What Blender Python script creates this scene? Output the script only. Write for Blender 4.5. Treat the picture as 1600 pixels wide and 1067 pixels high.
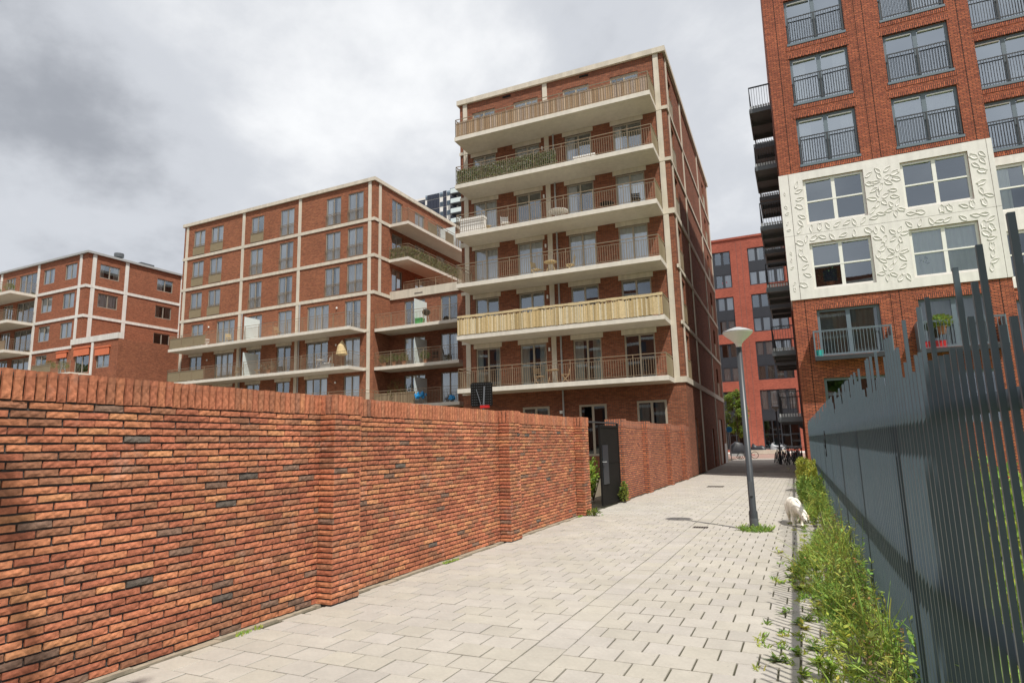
import bpy, math, random
import numpy as np
from mathutils import Matrix, Vector
R = random.Random(7)
S = bpy.context.scene
for o in list(bpy.data.objects): bpy.data.objects.remove(o)

# ------------------------------------------------------------------ camera
HC = 1.6
PITCH, ROLL, YAW = math.radians(9.448), math.radians(-1.510), math.radians(-24.81)
fw_ = Vector((math.sin(YAW)*math.cos(PITCH), math.cos(YAW)*math.cos(PITCH), math.sin(PITCH)))
rt_ = fw_.cross(Vector((0, 0, 1))).normalized(); up_ = rt_.cross(fw_)
r2 = rt_*math.cos(ROLL)+up_*math.sin(ROLL); u2 = -rt_*math.sin(ROLL)+up_*math.cos(ROLL)
cam = bpy.data.cameras.new('camera'); camo = bpy.data.objects.new('camera', cam); S.collection.objects.link(camo)
M = Matrix((r2, u2, -fw_)).transposed().to_4x4(); M.translation = (0, 0, HC); camo.matrix_world = M
cam.sensor_width = 36; cam.lens = 36*975.3/1600; cam.clip_end = 2000; cam.clip_start = .05
S.camera = camo
def pix(p):
    d = Vector(p)-Vector((0, 0, HC)); z = d.dot(fw_)
    if z < .1: return (-1e6, -1e6, z)
    return (800+975.3*d.dot(r2)/z, 533.5-975.3*d.dot(u2)/z, z)

# ------------------------------------------------------------------ light
SUN = Vector((-.445, .395, -1)).normalized()          # direction the light travels
sl = bpy.data.lights.new('sun', 'SUN'); sl.energy = 5.0; sl.angle = math.radians(.6); sl.color = (1, .955, .88)
so = bpy.data.objects.new('sun', sl); S.collection.objects.link(so)
so.rotation_euler = SUN.to_track_quat('-Z', 'Y').to_euler(); so.location = (10, -10, 40)
W = bpy.data.worlds.new('World'); S.world = W; W.use_nodes = True
wn = W.node_tree.nodes; wl = W.node_tree.links; wn.clear()
def N(nt, t, **k):
    n = nt.nodes.new(t)
    for a, b in k.items():
        if a.startswith('i_'):
            key = a[2:]
            n.inputs[int(key) if key.isdigit() else key.replace('_', ' ')].default_value = b
        else: setattr(n, a, b)
    return n
nt = W.node_tree
sky = N(nt, 'ShaderNodeTexSky', sky_type='NISHITA', sun_disc=False)
sky.sun_elevation = math.asin(-SUN.z); sky.sun_rotation = math.atan2(-SUN.x, -SUN.y)
tc = N(nt, 'ShaderNodeTexCoord'); sx = N(nt, 'ShaderNodeSeparateXYZ'); wl.new(tc.outputs['Generated'], sx.inputs[0])
mz = N(nt, 'ShaderNodeMath', operation='MAXIMUM', i_1=0.0); wl.new(sx.outputs[2], mz.inputs[0])
az = N(nt, 'ShaderNodeMath', operation='ADD', i_1=.40); wl.new(mz.outputs[0], az.inputs[0])
cb = N(nt, 'ShaderNodeCombineXYZ')
for i in range(2):
    d = N(nt, 'ShaderNodeMath', operation='DIVIDE'); wl.new(sx.outputs[i], d.inputs[0]); wl.new(az.outputs[0], d.inputs[1]); wl.new(d.outputs[0], cb.inputs[i])
mp = N(nt, 'ShaderNodeMapping'); mp.inputs['Location'].default_value = (19.8, -1.2, 0); mp.inputs['Rotation'].default_value = (0, 0, .5); wl.new(cb.outputs[0], mp.inputs[0])
n1 = N(nt, 'ShaderNodeTexNoise', i_Scale=1.35, i_Detail=10.0, i_Roughness=.55, i_Distortion=.12); wl.new(mp.outputs[0], n1.inputs['Vector'])
cr = N(nt, 'ShaderNodeValToRGB'); cr.color_ramp.interpolation = 'EASE'
e = cr.color_ramp.elements; e[0].position = .33; e[0].color = (3.9, 4.1, 4.5, 1); e[1].position = .655; e[1].color = (10.6, 10.7, 10.8, 1)
q = e.new(.47); q.color = (6.9, 7.15, 7.6, 1)
wl.new(n1.outputs[0], cr.inputs[0])
mx = N(nt, 'ShaderNodeMixRGB', i_Fac=.94); wl.new(sky.outputs[0], mx.inputs[1]); wl.new(cr.outputs[0], mx.inputs[2])
bg = N(nt, 'ShaderNodeBackground', i_Strength=.1); wl.new(mx.outputs[0], bg.inputs[0])
wo = N(nt, 'ShaderNodeOutputWorld'); wl.new(bg.outputs[0], wo.inputs[0])
S.view_settings.view_transform = 'Standard'; S.view_settings.look = 'None'; S.view_settings.gamma = 1
S.view_settings.exposure = 0.0
S.render.engine = 'CYCLES'; S.render.resolution_x = 1024; S.render.resolution_y = 682

# ------------------------------------------------------------------ materials
def newmat(name):
    m = bpy.data.materials.new(name); m.use_nodes = True
    return m, m.node_tree, m.node_tree.nodes['Principled BSDF']
def C4(c): return (c[0], c[1], c[2], 1)
def noisy(nt, base_socket_or_col, amt, scale, coord='Object', detail=6.0):
    """multiply a colour by 1-amt..1+amt noise"""
    t = N(nt, 'ShaderNodeTexCoord'); n = N(nt, 'ShaderNodeTexNoise', i_Scale=scale, i_Detail=detail, i_Roughness=.6)
    nt.links.new(N(nt, 'ShaderNodeNewGeometry').outputs['Position'] if coord == 'POS' else t.outputs[coord], n.inputs['Vector'])
    r = N(nt, 'ShaderNodeMapRange', i_1=.25, i_2=.75, i_3=1-amt, i_4=1+amt); nt.links.new(n.outputs[0], r.inputs[0])
    m = N(nt, 'ShaderNodeMixRGB', blend_type='MULTIPLY', i_Fac=1.0)
    if isinstance(base_socket_or_col, tuple): m.inputs[1].default_value = C4(base_socket_or_col)
    else: nt.links.new(base_socket_or_col, m.inputs[1])
    nt.links.new(r.outputs[0], m.inputs[2])
    return m.outputs[0], n.outputs[0]
def bump(nt, b, h, strength, dist):
    k = N(nt, 'ShaderNodeBump', i_Strength=strength, i_Distance=dist); nt.links.new(h, k.inputs['Height']); nt.links.new(k.outputs[0], b.inputs['Normal'])
def plain(name, col, rough=.6, amt=.12, scale=3.0, metal=0, spec=.5, bmp=0, big=0, coord='Object'):
    m, nt, b = newmat(name)
    c, n = noisy(nt, tuple(col), amt, scale, coord)
    if big:
        c, _ = noisy(nt, c, big, .35, coord)
        t_ = N(nt, 'ShaderNodeTexCoord'); mp_ = N(nt, 'ShaderNodeMapping'); mp_.inputs['Scale'].default_value = (5, 5, .25); nt.links.new(t_.outputs['Object'], mp_.inputs[0])
        n_ = N(nt, 'ShaderNodeTexNoise', i_Scale=1.0, i_Detail=5.0); nt.links.new(mp_.outputs[0], n_.inputs['Vector'])
        r_ = N(nt, 'ShaderNodeMapRange', i_1=.35, i_2=.6, i_3=1-big*1.6, i_4=1.0); nt.links.new(n_.outputs[0], r_.inputs[0])
        m_ = N(nt, 'ShaderNodeMixRGB', blend_type='MULTIPLY', i_Fac=1.0); nt.links.new(c, m_.inputs[1]); nt.links.new(r_.outputs[0], m_.inputs[2]); c = m_.outputs[0]
    nt.links.new(c, b.inputs['Base Color']); b.inputs['Roughness'].default_value = rough; b.inputs['Metallic'].default_value = metal
    b.inputs['Specular IOR Level'].default_value = spec
    if bmp: bump(nt, b, n, bmp, .01)
    return m
def attrmat(name, rough=.8, amt=.2, scale=25.0, bmp=.3, objcol=False, spec=.3, transl=0, blotch=0):
    m, nt, b = newmat(name)
    if objcol: a = N(nt, 'ShaderNodeObjectInfo').outputs['Color']
    else: a = N(nt, 'ShaderNodeAttribute', attribute_name='bcol').outputs['Color']
    c, n = noisy(nt, a, amt, scale)
    if blotch:
        c, _ = noisy(nt, c, blotch, 1.1, 'POS'); c, _ = noisy(nt, c, blotch*.8, 5.0, 'POS')
        g_ = N(nt, 'ShaderNodeNewGeometry'); n2 = N(nt, 'ShaderNodeTexNoise', i_Scale=2.3, i_Detail=9.0, i_Roughness=.7); nt.links.new(g_.outputs['Position'], n2.inputs['Vector'])
        r2_ = N(nt, 'ShaderNodeMapRange', i_1=.58, i_2=.8, i_3=0.0, i_4=.5 if blotch > .15 else 0.0); nt.links.new(n2.outputs[0], r2_.inputs[0])
        mb_ = N(nt, 'ShaderNodeMixRGB'); nt.links.new(r2_.outputs[0], mb_.inputs[0]); nt.links.new(c, mb_.inputs[1]); mb_.inputs[2].default_value = (.50, .42, .36, 1)
        n3 = N(nt, 'ShaderNodeTexNoise', i_Scale=34.0, i_Detail=2.0); nt.links.new(g_.outputs['Position'], n3.inputs['Vector'])
        r3_ = N(nt, 'ShaderNodeMapRange', i_1=.70, i_2=.76, i_3=0.0, i_4=.45 if blotch < .15 else .3); nt.links.new(n3.outputs[0], r3_.inputs[0])
        mc_ = N(nt, 'ShaderNodeMixRGB'); nt.links.new(r3_.outputs[0], mc_.inputs[0]); nt.links.new(mb_.outputs[0], mc_.inputs[1]); mc_.inputs[2].default_value = (.12, .11, .10, 1); c = mc_.outputs[0]
    nt.links.new(c, b.inputs['Base Color']); b.inputs['Roughness'].default_value = rough; b.inputs['Specular IOR Level'].default_value = spec
    if bmp: bump(nt, b, n, bmp, .006)
    if transl:
        t = N(nt, 'ShaderNodeBsdfTranslucent'); nt.links.new(c, t.inputs[0]); ms = N(nt, 'ShaderNodeMixShader', i_0=transl)
        out = nt.nodes['Material Output']; nt.links.new(b.outputs[0], ms.inputs[1]); nt.links.new(t.outputs[0], ms.inputs[2]); nt.links.new(ms.outputs[0], out.inputs[0])
    return m
def brickmat(name, c1, c2, mort, bw=.22, bh=.062, ms=.011, rot=False, vary=.22, bmp=.6, msm=.1):
    m, nt, b = newmat(name); t = N(nt, 'ShaderNodeUVMap'); src = t.outputs[0]
    if rot:
        mp = N(nt, 'ShaderNodeMapping'); mp.inputs['Rotation'].default_value = (0, 0, math.pi/2); nt.links.new(src, mp.inputs[0]); src = mp.outputs[0]
    k = N(nt, 'ShaderNodeTexBrick', offset=.5, i_Scale=1.0, i_Mortar_Size=ms, i_Mortar_Smooth=msm, i_Bias=0.0, i_Brick_Width=bw, i_Row_Height=bh)
    k.inputs['Color1'].default_value = C4(c1); k.inputs['Color2'].default_value = C4(c2); k.inputs['Mortar'].default_value = C4(mort)
    nt.links.new(src, k.inputs['Vector'])
    # second brick lookup gives each brick its own darkness
    k2 = N(nt, 'ShaderNodeTexBrick', offset=.5, i_Scale=1.0, i_Mortar_Size=0.0, i_Brick_Width=bw, i_Row_Height=bh, i_Bias=-.35)
    k2.inputs['Color1'].default_value = (1.08, 1.05, 1.0, 1); k2.inputs['Color2'].default_value = (.55, .55, .58, 1)
    mp2 = N(nt, 'ShaderNodeMapping'); mp2.inputs['Location'].default_value = (bw*40, bh*34, 0); nt.links.new(src, mp2.inputs[0]); nt.links.new(mp2.outputs[0], k2.inputs['Vector'])
    mm = N(nt, 'ShaderNodeMixRGB', blend_type='MULTIPLY', i_Fac=.8); nt.links.new(k.outputs[0], mm.inputs[1]); nt.links.new(k2.outputs[0], mm.inputs[2])
    c, n = noisy(nt, mm.outputs[0], vary, 9.0); c, _ = noisy(nt, c, .16, .45)
    nt.links.new(c, b.inputs['Base Color']); b.inputs['Roughness'].default_value = .88; b.inputs['Specular IOR Level'].default_value = .25
    iv = N(nt, 'ShaderNodeMath', operation='SUBTRACT', i_0=1.0); nt.links.new(k.outputs['Fac'], iv.inputs[1])
    bump(nt, b, iv.outputs[0], bmp, .012)
    return m
def glassmat(name, tint=(.93, .95, .96), refl=.22):
    m, nt, b = newmat(name); nt.nodes.remove(b); out = nt.nodes['Material Output']
    tr = N(nt, 'ShaderNodeBsdfTransparent'); tr.inputs[0].default_value = C4(tint)
    gl = N(nt, 'ShaderNodeBsdfGlossy', i_Roughness=.015); gl.inputs[0].default_value = (.82, .91, 1, 1)
    fr = N(nt, 'ShaderNodeFresnel', i_IOR=1.5); ad = N(nt, 'ShaderNodeMath', operation='ADD', i_1=refl, use_clamp=True); nt.links.new(fr.outputs[0], ad.inputs[0])
    tcn = N(nt, 'ShaderNodeTexCoord'); nn = N(nt, 'ShaderNodeTexNoise', i_Scale=.9, i_Detail=1.0); nt.links.new(tcn.outputs['Object'], nn.inputs['Vector'])
    bp = N(nt, 'ShaderNodeBump', i_Strength=.04, i_Distance=.02); nt.links.new(nn.outputs[0], bp.inputs['Height']); nt.links.new(bp.outputs[0], gl.inputs['Normal'])
    ms = N(nt, 'ShaderNodeMixShader'); nt.links.new(ad.outputs[0], ms.inputs[0]); nt.links.new(tr.outputs[0], ms.inputs[1]); nt.links.new(gl.outputs[0], ms.inputs[2]); nt.links.new(ms.outputs[0], out.inputs[0])
    return m
MT = {}
MT['brick_part'] = attrmat('wall_brick_single', .86, .42, 26.0, .55, True, blotch=.2)
MT['brick_attr'] = attrmat('wall_brick', .86, .42, 26.0, .55, False, blotch=.2)
MT['mortar'] = plain('mortar', (.055, .052, .05), .95, .35, 14.0, bmp=.6)
MT['mid'] = brickmat('brick_brown_red', (0.334, 0.118, 0.060), (0.246, 0.078, 0.041), (0.120, 0.083, 0.064))
MT['mid_sold'] = brickmat('brick_soldier', (0.317, 0.114, 0.059), (0.240, 0.078, 0.042), (0.098, 0.068, 0.053), rot=True)
MT['orange'] = brickmat('brick_orange', (0.416, 0.151, 0.070), (0.314, 0.099, 0.049), (0.128, 0.090, 0.068))
MT['bb'] = brickmat('brick_far_orange', (0.389, 0.133, 0.067), (0.313, 0.097, 0.050), (0.165, 0.098, 0.068))
MT['wall2'] = brickmat('brick_wall_far', (0.504, 0.177, 0.081), (0.324, 0.097, 0.054), (0.090, 0.075, 0.068), .231, .061)
MT['wall2_cap'] = brickmat('brick_wall_cap', (0.504, 0.186, 0.096), (0.360, 0.120, 0.072), (.12, .10, .09), .231, .071, rot=True)
MT['cb'] = brickmat('brick_red_thin', (0.503, 0.153, 0.076), (0.342, 0.095, 0.054), (0.064, 0.045, 0.038), .22, .056, .010, vary=.3)
MT['cb_sold'] = brickmat('brick_red_soldier', (0.499, 0.156, 0.081), (0.310, 0.090, 0.054), (0.053, 0.038, 0.034), .22, .066, .011, rot=True)
MT['db'] = brickmat('brick_bright_red', (0.430, 0.121, 0.081), (0.377, 0.103, 0.069), (0.255, 0.083, 0.060), vary=.12, bmp=.3)
MT['conc'] = plain('beige_concrete', (.60, .545, .45), .8, .10, 2.0, big=.08, bmp=.1)
MT['slab'] = plain('balcony_concrete', (.66, .615, .535), .8, .06, 1.6, big=.05, bmp=.1)
MT['white_conc'] = plain('white_concrete', (.75, .73, .69), .8, .06, 4.0, big=.06, bmp=.15)
MT['lgrey_conc'] = plain('pale_concrete', (.66, .64, .60), .8, .08, 2.0, big=.08)
MT['frame_beige'] = plain('beige_window_frame', (.36, .315, .245), .5, .06)
MT['frame_taupe'] = plain('taupe_window_frame', (.27, .235, .19), .5, .06)
MT['frame_white'] = plain('white_window_frame', (.78, .78, .73), .45, .03)
MT['frame_blue'] = plain('slate_window_frame', (.135, .175, .205), .4, .06)
MT['frame_dark'] = plain('dark_window_frame', (.03, .034, .042), .4, .1)
MT['rail'] = plain('brown_railing', (.24, .18, .115), .45, .1)
MT['rail_panel'] = plain('olive_balustrade_panel', (.27, .225, .135), .5, .08)
MT['rail_dark'] = plain('dark_railing', (.032, .035, .04), .45, .1)
MT['glass'] = glassmat('window_glass')
MT['glass_dark'] = glassmat('tinted_glass', (.6, .65, .67), .12)
MT['glass_sky'] = glassmat('coated_glass', (.8, .86, .9), .38)
MT['glass_frost'] = plain('frosted_panel', (.62, .70, .70), .25, .05)
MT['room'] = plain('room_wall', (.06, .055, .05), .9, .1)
MT['curtain'] = plain('white_curtain', (.80, .80, .78), .9, .05)
MT['curtain2'] = plain('sage_curtain', (.58, .62, .55), .9, .05)
MT['curtain3'] = plain('grey_curtain', (.45, .42, .37), .9, .05)
MT['teal'] = plain('teal_cloth', (.04, .45, .42), .8)
MT['paver'] = attrmat('concrete_paver', .85, .07, 30.0, .18, False, blotch=.09)
MT['paver_part'] = attrmat('concrete_paver_single', .85, .07, 30.0, .18, True, blotch=.09)
MT['joint'] = plain('joint_soil', (.055, .052, .03), .95, .45, 6.0)
MT['earth'] = plain('soil', (.13, .105, .07), .95, .35, 5.0, bmp=.5)
MT['grassground'] = plain('lawn', (.16, .25, .05), .95, .4, 2.0)
MT['fence'] = plain('slate_grey_steel', (.084, .113, .136), .36, .10, 9.0, spec=.5)
MT['steel'] = plain('grey_post', (.085, .092, .10), .45, .12, 8.0)
MT['lamp_post'] = plain('dark_grey_post', (.042, .047, .053), .4, .12, 8.0)
MT['steel_light'] = plain('light_grey_steel', (.35, .36, .36), .45, .1)
MT['lampwhite'] = plain('opal_lamp_cover', (.66, .645, .59), .35, .06)
MT['black'] = plain('black_plastic', (.013, .012, .011), .65, .1, spec=.12)
MT['tyre'] = plain('rubber', (.014, .014, .015), .8, .1)
MT['leaf'] = attrmat('leaf', .6, .15, 8.0, 0, False, .3, .45)
MT['bark'] = plain('bark', (.13, .10, .07), .9, .3, 12.0, bmp=.5)
MT['slat'] = attrmat('slat', .75, .2, 14.0, .2, False)
MT['fur'] = plain('cream_fur', (.86, .80, .70), .95, .12, 45.0, bmp=.9, spec=.1)
MT['dognose'] = plain('dog_nose', (.03, .022, .02), .4)
MT['ear'] = plain('tan_fur', (.60, .47, .33), .95, .15, 40.0, bmp=.8, spec=.1)
MT['red'] = plain('red_plastic', (.5, .02, .02), .4); MT['blue'] = plain('blue_plastic', (.02, .25, .55), .35)
MT['orange_cloth'] = plain('orange_awning', (.60, .16, .07), .8); MT['green'] = plain('green_plastic', (.03, .40, .10), .5)
MT['wood'] = plain('wood', (.36, .24, .13), .7, .2, 10.0); MT['white'] = plain('white_paint', (.76, .75, .72), .5, .05)
MT['terracotta'] = plain('terracotta', (.40, .17, .09), .8); MT['straw'] = plain('straw', (.55, .42, .22), .8)
MT['tarp'] = plain('grey_tarp', (.30, .31, .33), .5, .2, 4.0, bmp=.5); MT['darktarp'] = plain('black_tarp', (.02, .022, .028), .45, .2, 4.0)
MT['skin'] = plain('skin', (.55, .33, .24), .6); MT['hair'] = plain('hair', (.03, .02, .015), .7)
MT['asphalt'] = plain('pinkish_clinker', (.30, .20, .165), .9, .15, 3.0); MT['iron'] = plain('cast_iron', (.10, .08, .07), .7, .2, 10.0)
MT['solar'] = plain('solar_panel', (.03, .035, .055), .25, .1); MT['yellow'] = plain('yellow_flower', (.8, .6, .04), .7)

# ------------------------------------------------------------------ mesh builder
COL = S.collection
class MB:
    def __init__(s): s.v = []; s.f = []; s.m = []; s.c = []; s.cur = None
    def vert(s, p):
        s.v.append(tuple(p)); s.c.append(s.cur or (1, 1, 1)); return len(s.v)-1
    def face(s, pts, m=0):
        s.f.append([s.vert(p) for p in pts]); s.m.append(m)
    def box(s, x0, x1, y0, y1, z0, z1, m=0, X=None):
        c = [(x0, y0, z0), (x1, y0, z0), (x1, y1, z0), (x0, y1, z0), (x0, y0, z1), (x1, y0, z1), (x1, y1, z1), (x0, y1, z1)]
        if X: c = [X(p) for p in c]
        i = [s.vert(p) for p in c]
        for a in ((0, 3, 2, 1), (4, 5, 6, 7), (0, 1, 5, 4), (1, 2, 6, 5), (2, 3, 7, 6), (3, 0, 4, 7)):
            s.f.append([i[k] for k in a]); s.m.append(m)
    def fb(s, P, u0, u1, d0, d1, z0, z1, m=0): s.box(u0, u1, d0, d1, z0, z1, m, lambda p: P(*p))
    def tube(s, a, b, r0, r1=None, n=6, m=0, cap=True):
        a = Vector(a); b = Vector(b); r1 = r0 if r1 is None else r1
        d = (b-a).normalized(); x = d.orthogonal().normalized(); y = d.cross(x)
        i0 = []; i1 = []
        for k in range(n):
            t = 2*math.pi*k/n; o = x*math.cos(t)+y*math.sin(t)
            i0.append(s.vert(a+o*r0)); i1.append(s.vert(b+o*r1))
        for k in range(n):
            j = (k+1) % n; s.f.append([i0[k], i0[j], i1[j], i1[k]]); s.m.append(m)
        if cap:
            s.f.append(i0[::-1]); s.m.append(m); s.f.append(i1); s.m.append(m)
    def path(s, pts, rs, n=6, m=0):
        for k in range(len(pts)-1): s.tube(pts[k], pts[k+1], rs[k], rs[k+1], n, m)
    def lathe(s, prof, o=(0, 0, 0), n=20, m=0):
        rings = []
        for r, z in prof:
            rings.append([s.vert((o[0]+r*math.cos(2*math.pi*k/n), o[1]+r*math.sin(2*math.pi*k/n), o[2]+z)) for k in range(n)])
        for a, b in zip(rings, rings[1:]):
            for k in range(n):
                j = (k+1) % n; s.f.append([a[k], a[j], b[j], b[k]]); s.m.append(m)
    def ell(s, c, r, n=10, k=7, m=0, rot=None):
        rings = []; c = Vector(c)
        for i in range(k+1):
            th = math.pi*i/k; row = []
            for j in range(n):
                ph = 2*math.pi*j/n
                p = Vector((r[0]*math.sin(th)*math.cos(ph), r[1]*math.sin(th)*math.sin(ph), r[2]*math.cos(th)))
                if rot: p = rot @ p
                row.append(s.vert(c+p))
            rings.append(row)
        for a, b in zip(rings, rings[1:]):
            for j in range(n):
                l = (j+1) % n; s.f.append([a[j], b[j], b[l], a[l]]); s.m.append(m)
    def mesh(s, name, mats, smooth=False):
        me = bpy.data.meshes.new(name)
        me.from_pydata(s.v, [], s.f)
        for k in (mats if isinstance(mats, (list, tuple)) else [mats]): me.materials.append(MT[k] if isinstance(k, str) else k)
        me.polygons.foreach_set('material_index', s.m)
        if smooth: me.polygons.foreach_set('use_smooth', [True]*len(s.f))
        boxuv(me)
        if any(c != (1, 1, 1) for c in s.c):
            a = me.color_attributes.new('bcol', 'FLOAT_COLOR', 'POINT')
            a.data.foreach_set('color', np.column_stack([np.array(s.c, float), np.ones(len(s.c))]).ravel())
        me.update(); return me
def boxuv(me):
    n = len(me.polygons); 
    if not n: return
    nl = len(me.loops)
    nor = np.empty(n*3); me.polygons.foreach_get('normal', nor); nor = np.abs(nor.reshape(-1, 3))
    tot = np.empty(n, int); me.polygons.foreach_get('loop_total', tot)
    vi = np.empty(nl, int); me.loops.foreach_get('vertex_index', vi)
    co = np.empty(len(me.vertices)*3); me.vertices.foreach_get('co', co); co = co.reshape(-1, 3)[vi]
    nn = np.repeat(nor, tot, axis=0)
    uv = np.empty((nl, 2))
    top = nn[:, 2] > .7; sd = (~top) & (nn[:, 0] > nn[:, 1]); fr = (~top) & (~sd)
    uv[top] = co[top][:, :2]; uv[sd] = co[sd][:, 1:]; uv[fr] = co[fr][:, [0, 2]]
    l = me.uv_layers.new(name='UVMap'); l.data.foreach_set('uv', uv.ravel())
def obj(name, mesh, parent=None, label=None, cat=None, group=None, kind=None):
    o = bpy.data.objects.new(name, mesh); COL.objects.link(o)
    if parent: o.parent = parent
    if label: o['label'] = label
    if cat: o['category'] = cat
    if group: o['group'] = group
    if kind: o['kind'] = kind
    return o
def B(mb, name, mats, parent=None, smooth=False, **k): return obj(name, mb.mesh(name, mats, smooth), parent, **k)
def empty(name, loc, rz=0, **k):
    o = obj(name, None, **k); o.location = loc; o.rotation_euler = (0, 0, rz); o.empty_display_size = .2; return o
def copytree(o, parent=None):
    c = o.copy(); COL.objects.link(c); c.parent = parent
    for ch in list(o.children): copytree(ch, c)
    return c
def FRONT(o=0, x0=0): return lambda u, d, z: (x0+u, o+d, z)
def SIDE(x=0, y0=0): return lambda u, d, z: (x-d, y0+u, z)
def LSIDE(x=0): return lambda u, d, z: (x+d, -u, z)

def wallholes(mb, P, u0, u1, z0, z1, holes, m=0, rev=.16, mr=None):
    us = sorted({u0, u1, *[h[0] for h in holes], *[h[1] for h in holes]}); zs = sorted({z0, z1, *[h[2] for h in holes], *[h[3] for h in holes]})
    us = [u for u in us if u0 <= u <= u1]; zs = [z for z in zs if z0 <= z <= z1]
    for a, b in zip(us, us[1:]):
        for c, d in zip(zs, zs[1:]):
            x, y = (a+b)/2, (c+d)/2
            if any(h[0] < x < h[1] and h[2] < y < h[3] for h in holes): continue
            mb.face([P(a, 0, c), P(b, 0, c), P(b, 0, d), P(a, 0, d)], m)
    mr = m if mr is None else mr
    for a, b, c, d in [h[:4] for h in holes]:
        mb.face([P(a, 0, c), P(a, 0, d), P(a, rev, d), P(a, rev, c)], mr); mb.face([P(b, 0, d), P(b, 0, c), P(b, rev, c), P(b, rev, d)], mr)
        mb.face([P(a, 0, d), P(b, 0, d), P(b, rev, d), P(a, rev, d)], mr); mb.face([P(b, 0, c), P(a, 0, c), P(a, rev, c), P(b, rev, c)], mr)
def curtain(P, u0, u1, z0, z1, d, mat, parent):
    mb = MB(); n = max(4, int((u1-u0)/.07)); ph = R.random()*6
    pr = None
    for i in range(n+1):
        u = u0+(u1-u0)*i/n; dd = d+.035*math.sin(i*1.9+ph)
        if pr: mb.face([P(pr[0], pr[1], z0), P(u, dd, z0), P(u, dd, z1), P(pr[0], pr[1], z1)])
        pr = (u, dd)
    return B(mb, 'curtain', mat, parent)
def roombox(mb, P, u0, u1, z0, z1, d0=.17, d1=1.6):
    a, b, c, d = u0-.02, u1+.02, z0-.02, z1+.02
    mb.face([P(a, d1, c), P(b, d1, c), P(b, d1, d), P(a, d1, d)]); mb.face([P(a, d0, c), P(a, d1, c), P(a, d1, d), P(a, d0, d)])
    mb.face([P(b, d0, c), P(b, d1, c), P(b, d1, d), P(b, d0, d)]); mb.face([P(a, d0, c), P(b, d0, c), P(b, d1, c), P(a, d1, c)]); mb.face([P(a, d0, d), P(b, d0, d), P(b, d1, d), P(a, d1, d)])
def window(par, P, u0, u1, z0, z1, cols=2, rows=1, fm='frame_beige', fwid=.075, d0=.06, glass='glass', curt=.6, name='window', cm=None, split=None, full=.5, mull=None):
    mb = MB(); f = fwid; mu = mull or f*1.15; d1 = d0+.08
    mb.fb(P, u0, u0+f, d0, d1, z0, z1); mb.fb(P, u1-f, u1, d0, d1, z0, z1)
    mb.fb(P, u0+f, u1-f, d0+.001, d1, z1-f, z1); mb.fb(P, u0+f, u1-f, d0+.001, d1, z0, z0+f)
    cw = (u1-u0-2*f-(cols-1)*mu)/cols; zz = [z0+f, z1-f]
    if rows == 2: 
        s_ = z0+(z1-z0)*(split or .5); mb.fb(P, u0+f, u1-f, d0-.004, d1, s_-.03, s_+.03); zz = [z0+f, s_-.03, s_+.03, z1-f]
    for c in range(1, cols):
        a = u0+f+c*cw+(c-1)*mu; mb.fb(P, a, a+mu, d0+.002, d1-.002, z0+f, z1-f)
    w = B(mb, name, fm, par)
    for c in range(cols):
        a = u0+f+c*(cw+mu)
        for r in range(rows):
            p = MB(); g0, g1, h0, h1 = a-.005, a+cw+.005, zz[2*r]-.005, zz[2*r+1]+.005; tu, tz = R.uniform(-.012, .012), R.uniform(-.012, .012); p.face([P(g0, d0+.04-tu-tz, h0), P(g1, d0+.04+tu-tz, h0), P(g1, d0+.04+tu+tz, h1), P(g0, d0+.04-tu+tz, h1)])
            B(p, 'pane', glass, w)
    x = R.random()
    if x < curt:
        m = cm or R.choice(['curtain', 'curtain', 'curtain', 'curtain3'])
        if x < curt*full: curtain(P, u0+.05, u1-.05, z0+.06, z1-.05, d0+.13, m, w)
        else:
            k = (u1-u0)*R.uniform(.22, .42); curtain(P, u0+.05, u0+k, z0+.06, z1-.05, d0+.13, m, w)
            if R.random() < .75: curtain(P, u1-k, u1-.05, z0+.06, z1-.05, d0+.13, m, w)
    return w
def railing(par, runs, z0, h=1.02, sp=.115, mat='rail', second=.16, name='railing', br=.0115):
    """runs: list of (p0,p1) plan points; posts and two rails (part) + balusters (sub-part)"""
    mb = MB(); bl = MB()
    for (x0, y0), (x1, y1) in runs:
        L = math.hypot(x1-x0, y1-y0); dx, dy = (x1-x0)/L, (y1-y0)/L
        for zz, r in ((h, .022), (h-second, .014), (.08, .014)): mb.tube((x0, y0, z0+zz), (x1, y1, z0+zz), r, n=4)
        n = max(1, round(L/1.45))
        for i in range(n+1): 
            t = L*i/n; mb.tube((x0+dx*t, y0+dy*t, z0), (x0+dx*t, y0+dy*t, z0+h), .02, n=4)
        n = int(L/sp)
        for i in range(1, n):
            t = L*i/n; bl.tube((x0+dx*t, y0+dy*t, z0+.08), (x0+dx*t, y0+dy*t, z0+h-second), br, n=4, cap=False)
    r = B(mb, name, mat, par); B(bl, 'balusters', mat, r, kind='stuff'); return r
def slats(par, P, u0, u1, d, z0, z1, w, pal, name='screen', jit=.03, th=.012):
    mb = MB(); u = u0
    while u < u1-w*.5:
        ww = w*R.uniform(.8, 1.15); kk = R.uniform(.8, 1.15); mb.cur = tuple(c*kk for c in R.choice(pal))
        mb.fb(P, u, min(u+ww*.93, u1), d+R.uniform(-.003, .003), d+th, z0+R.uniform(0, jit*.3), z1-R.uniform(0, jit)); u += ww
    return B(mb, name, 'slat', par, kind='stuff')
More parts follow.
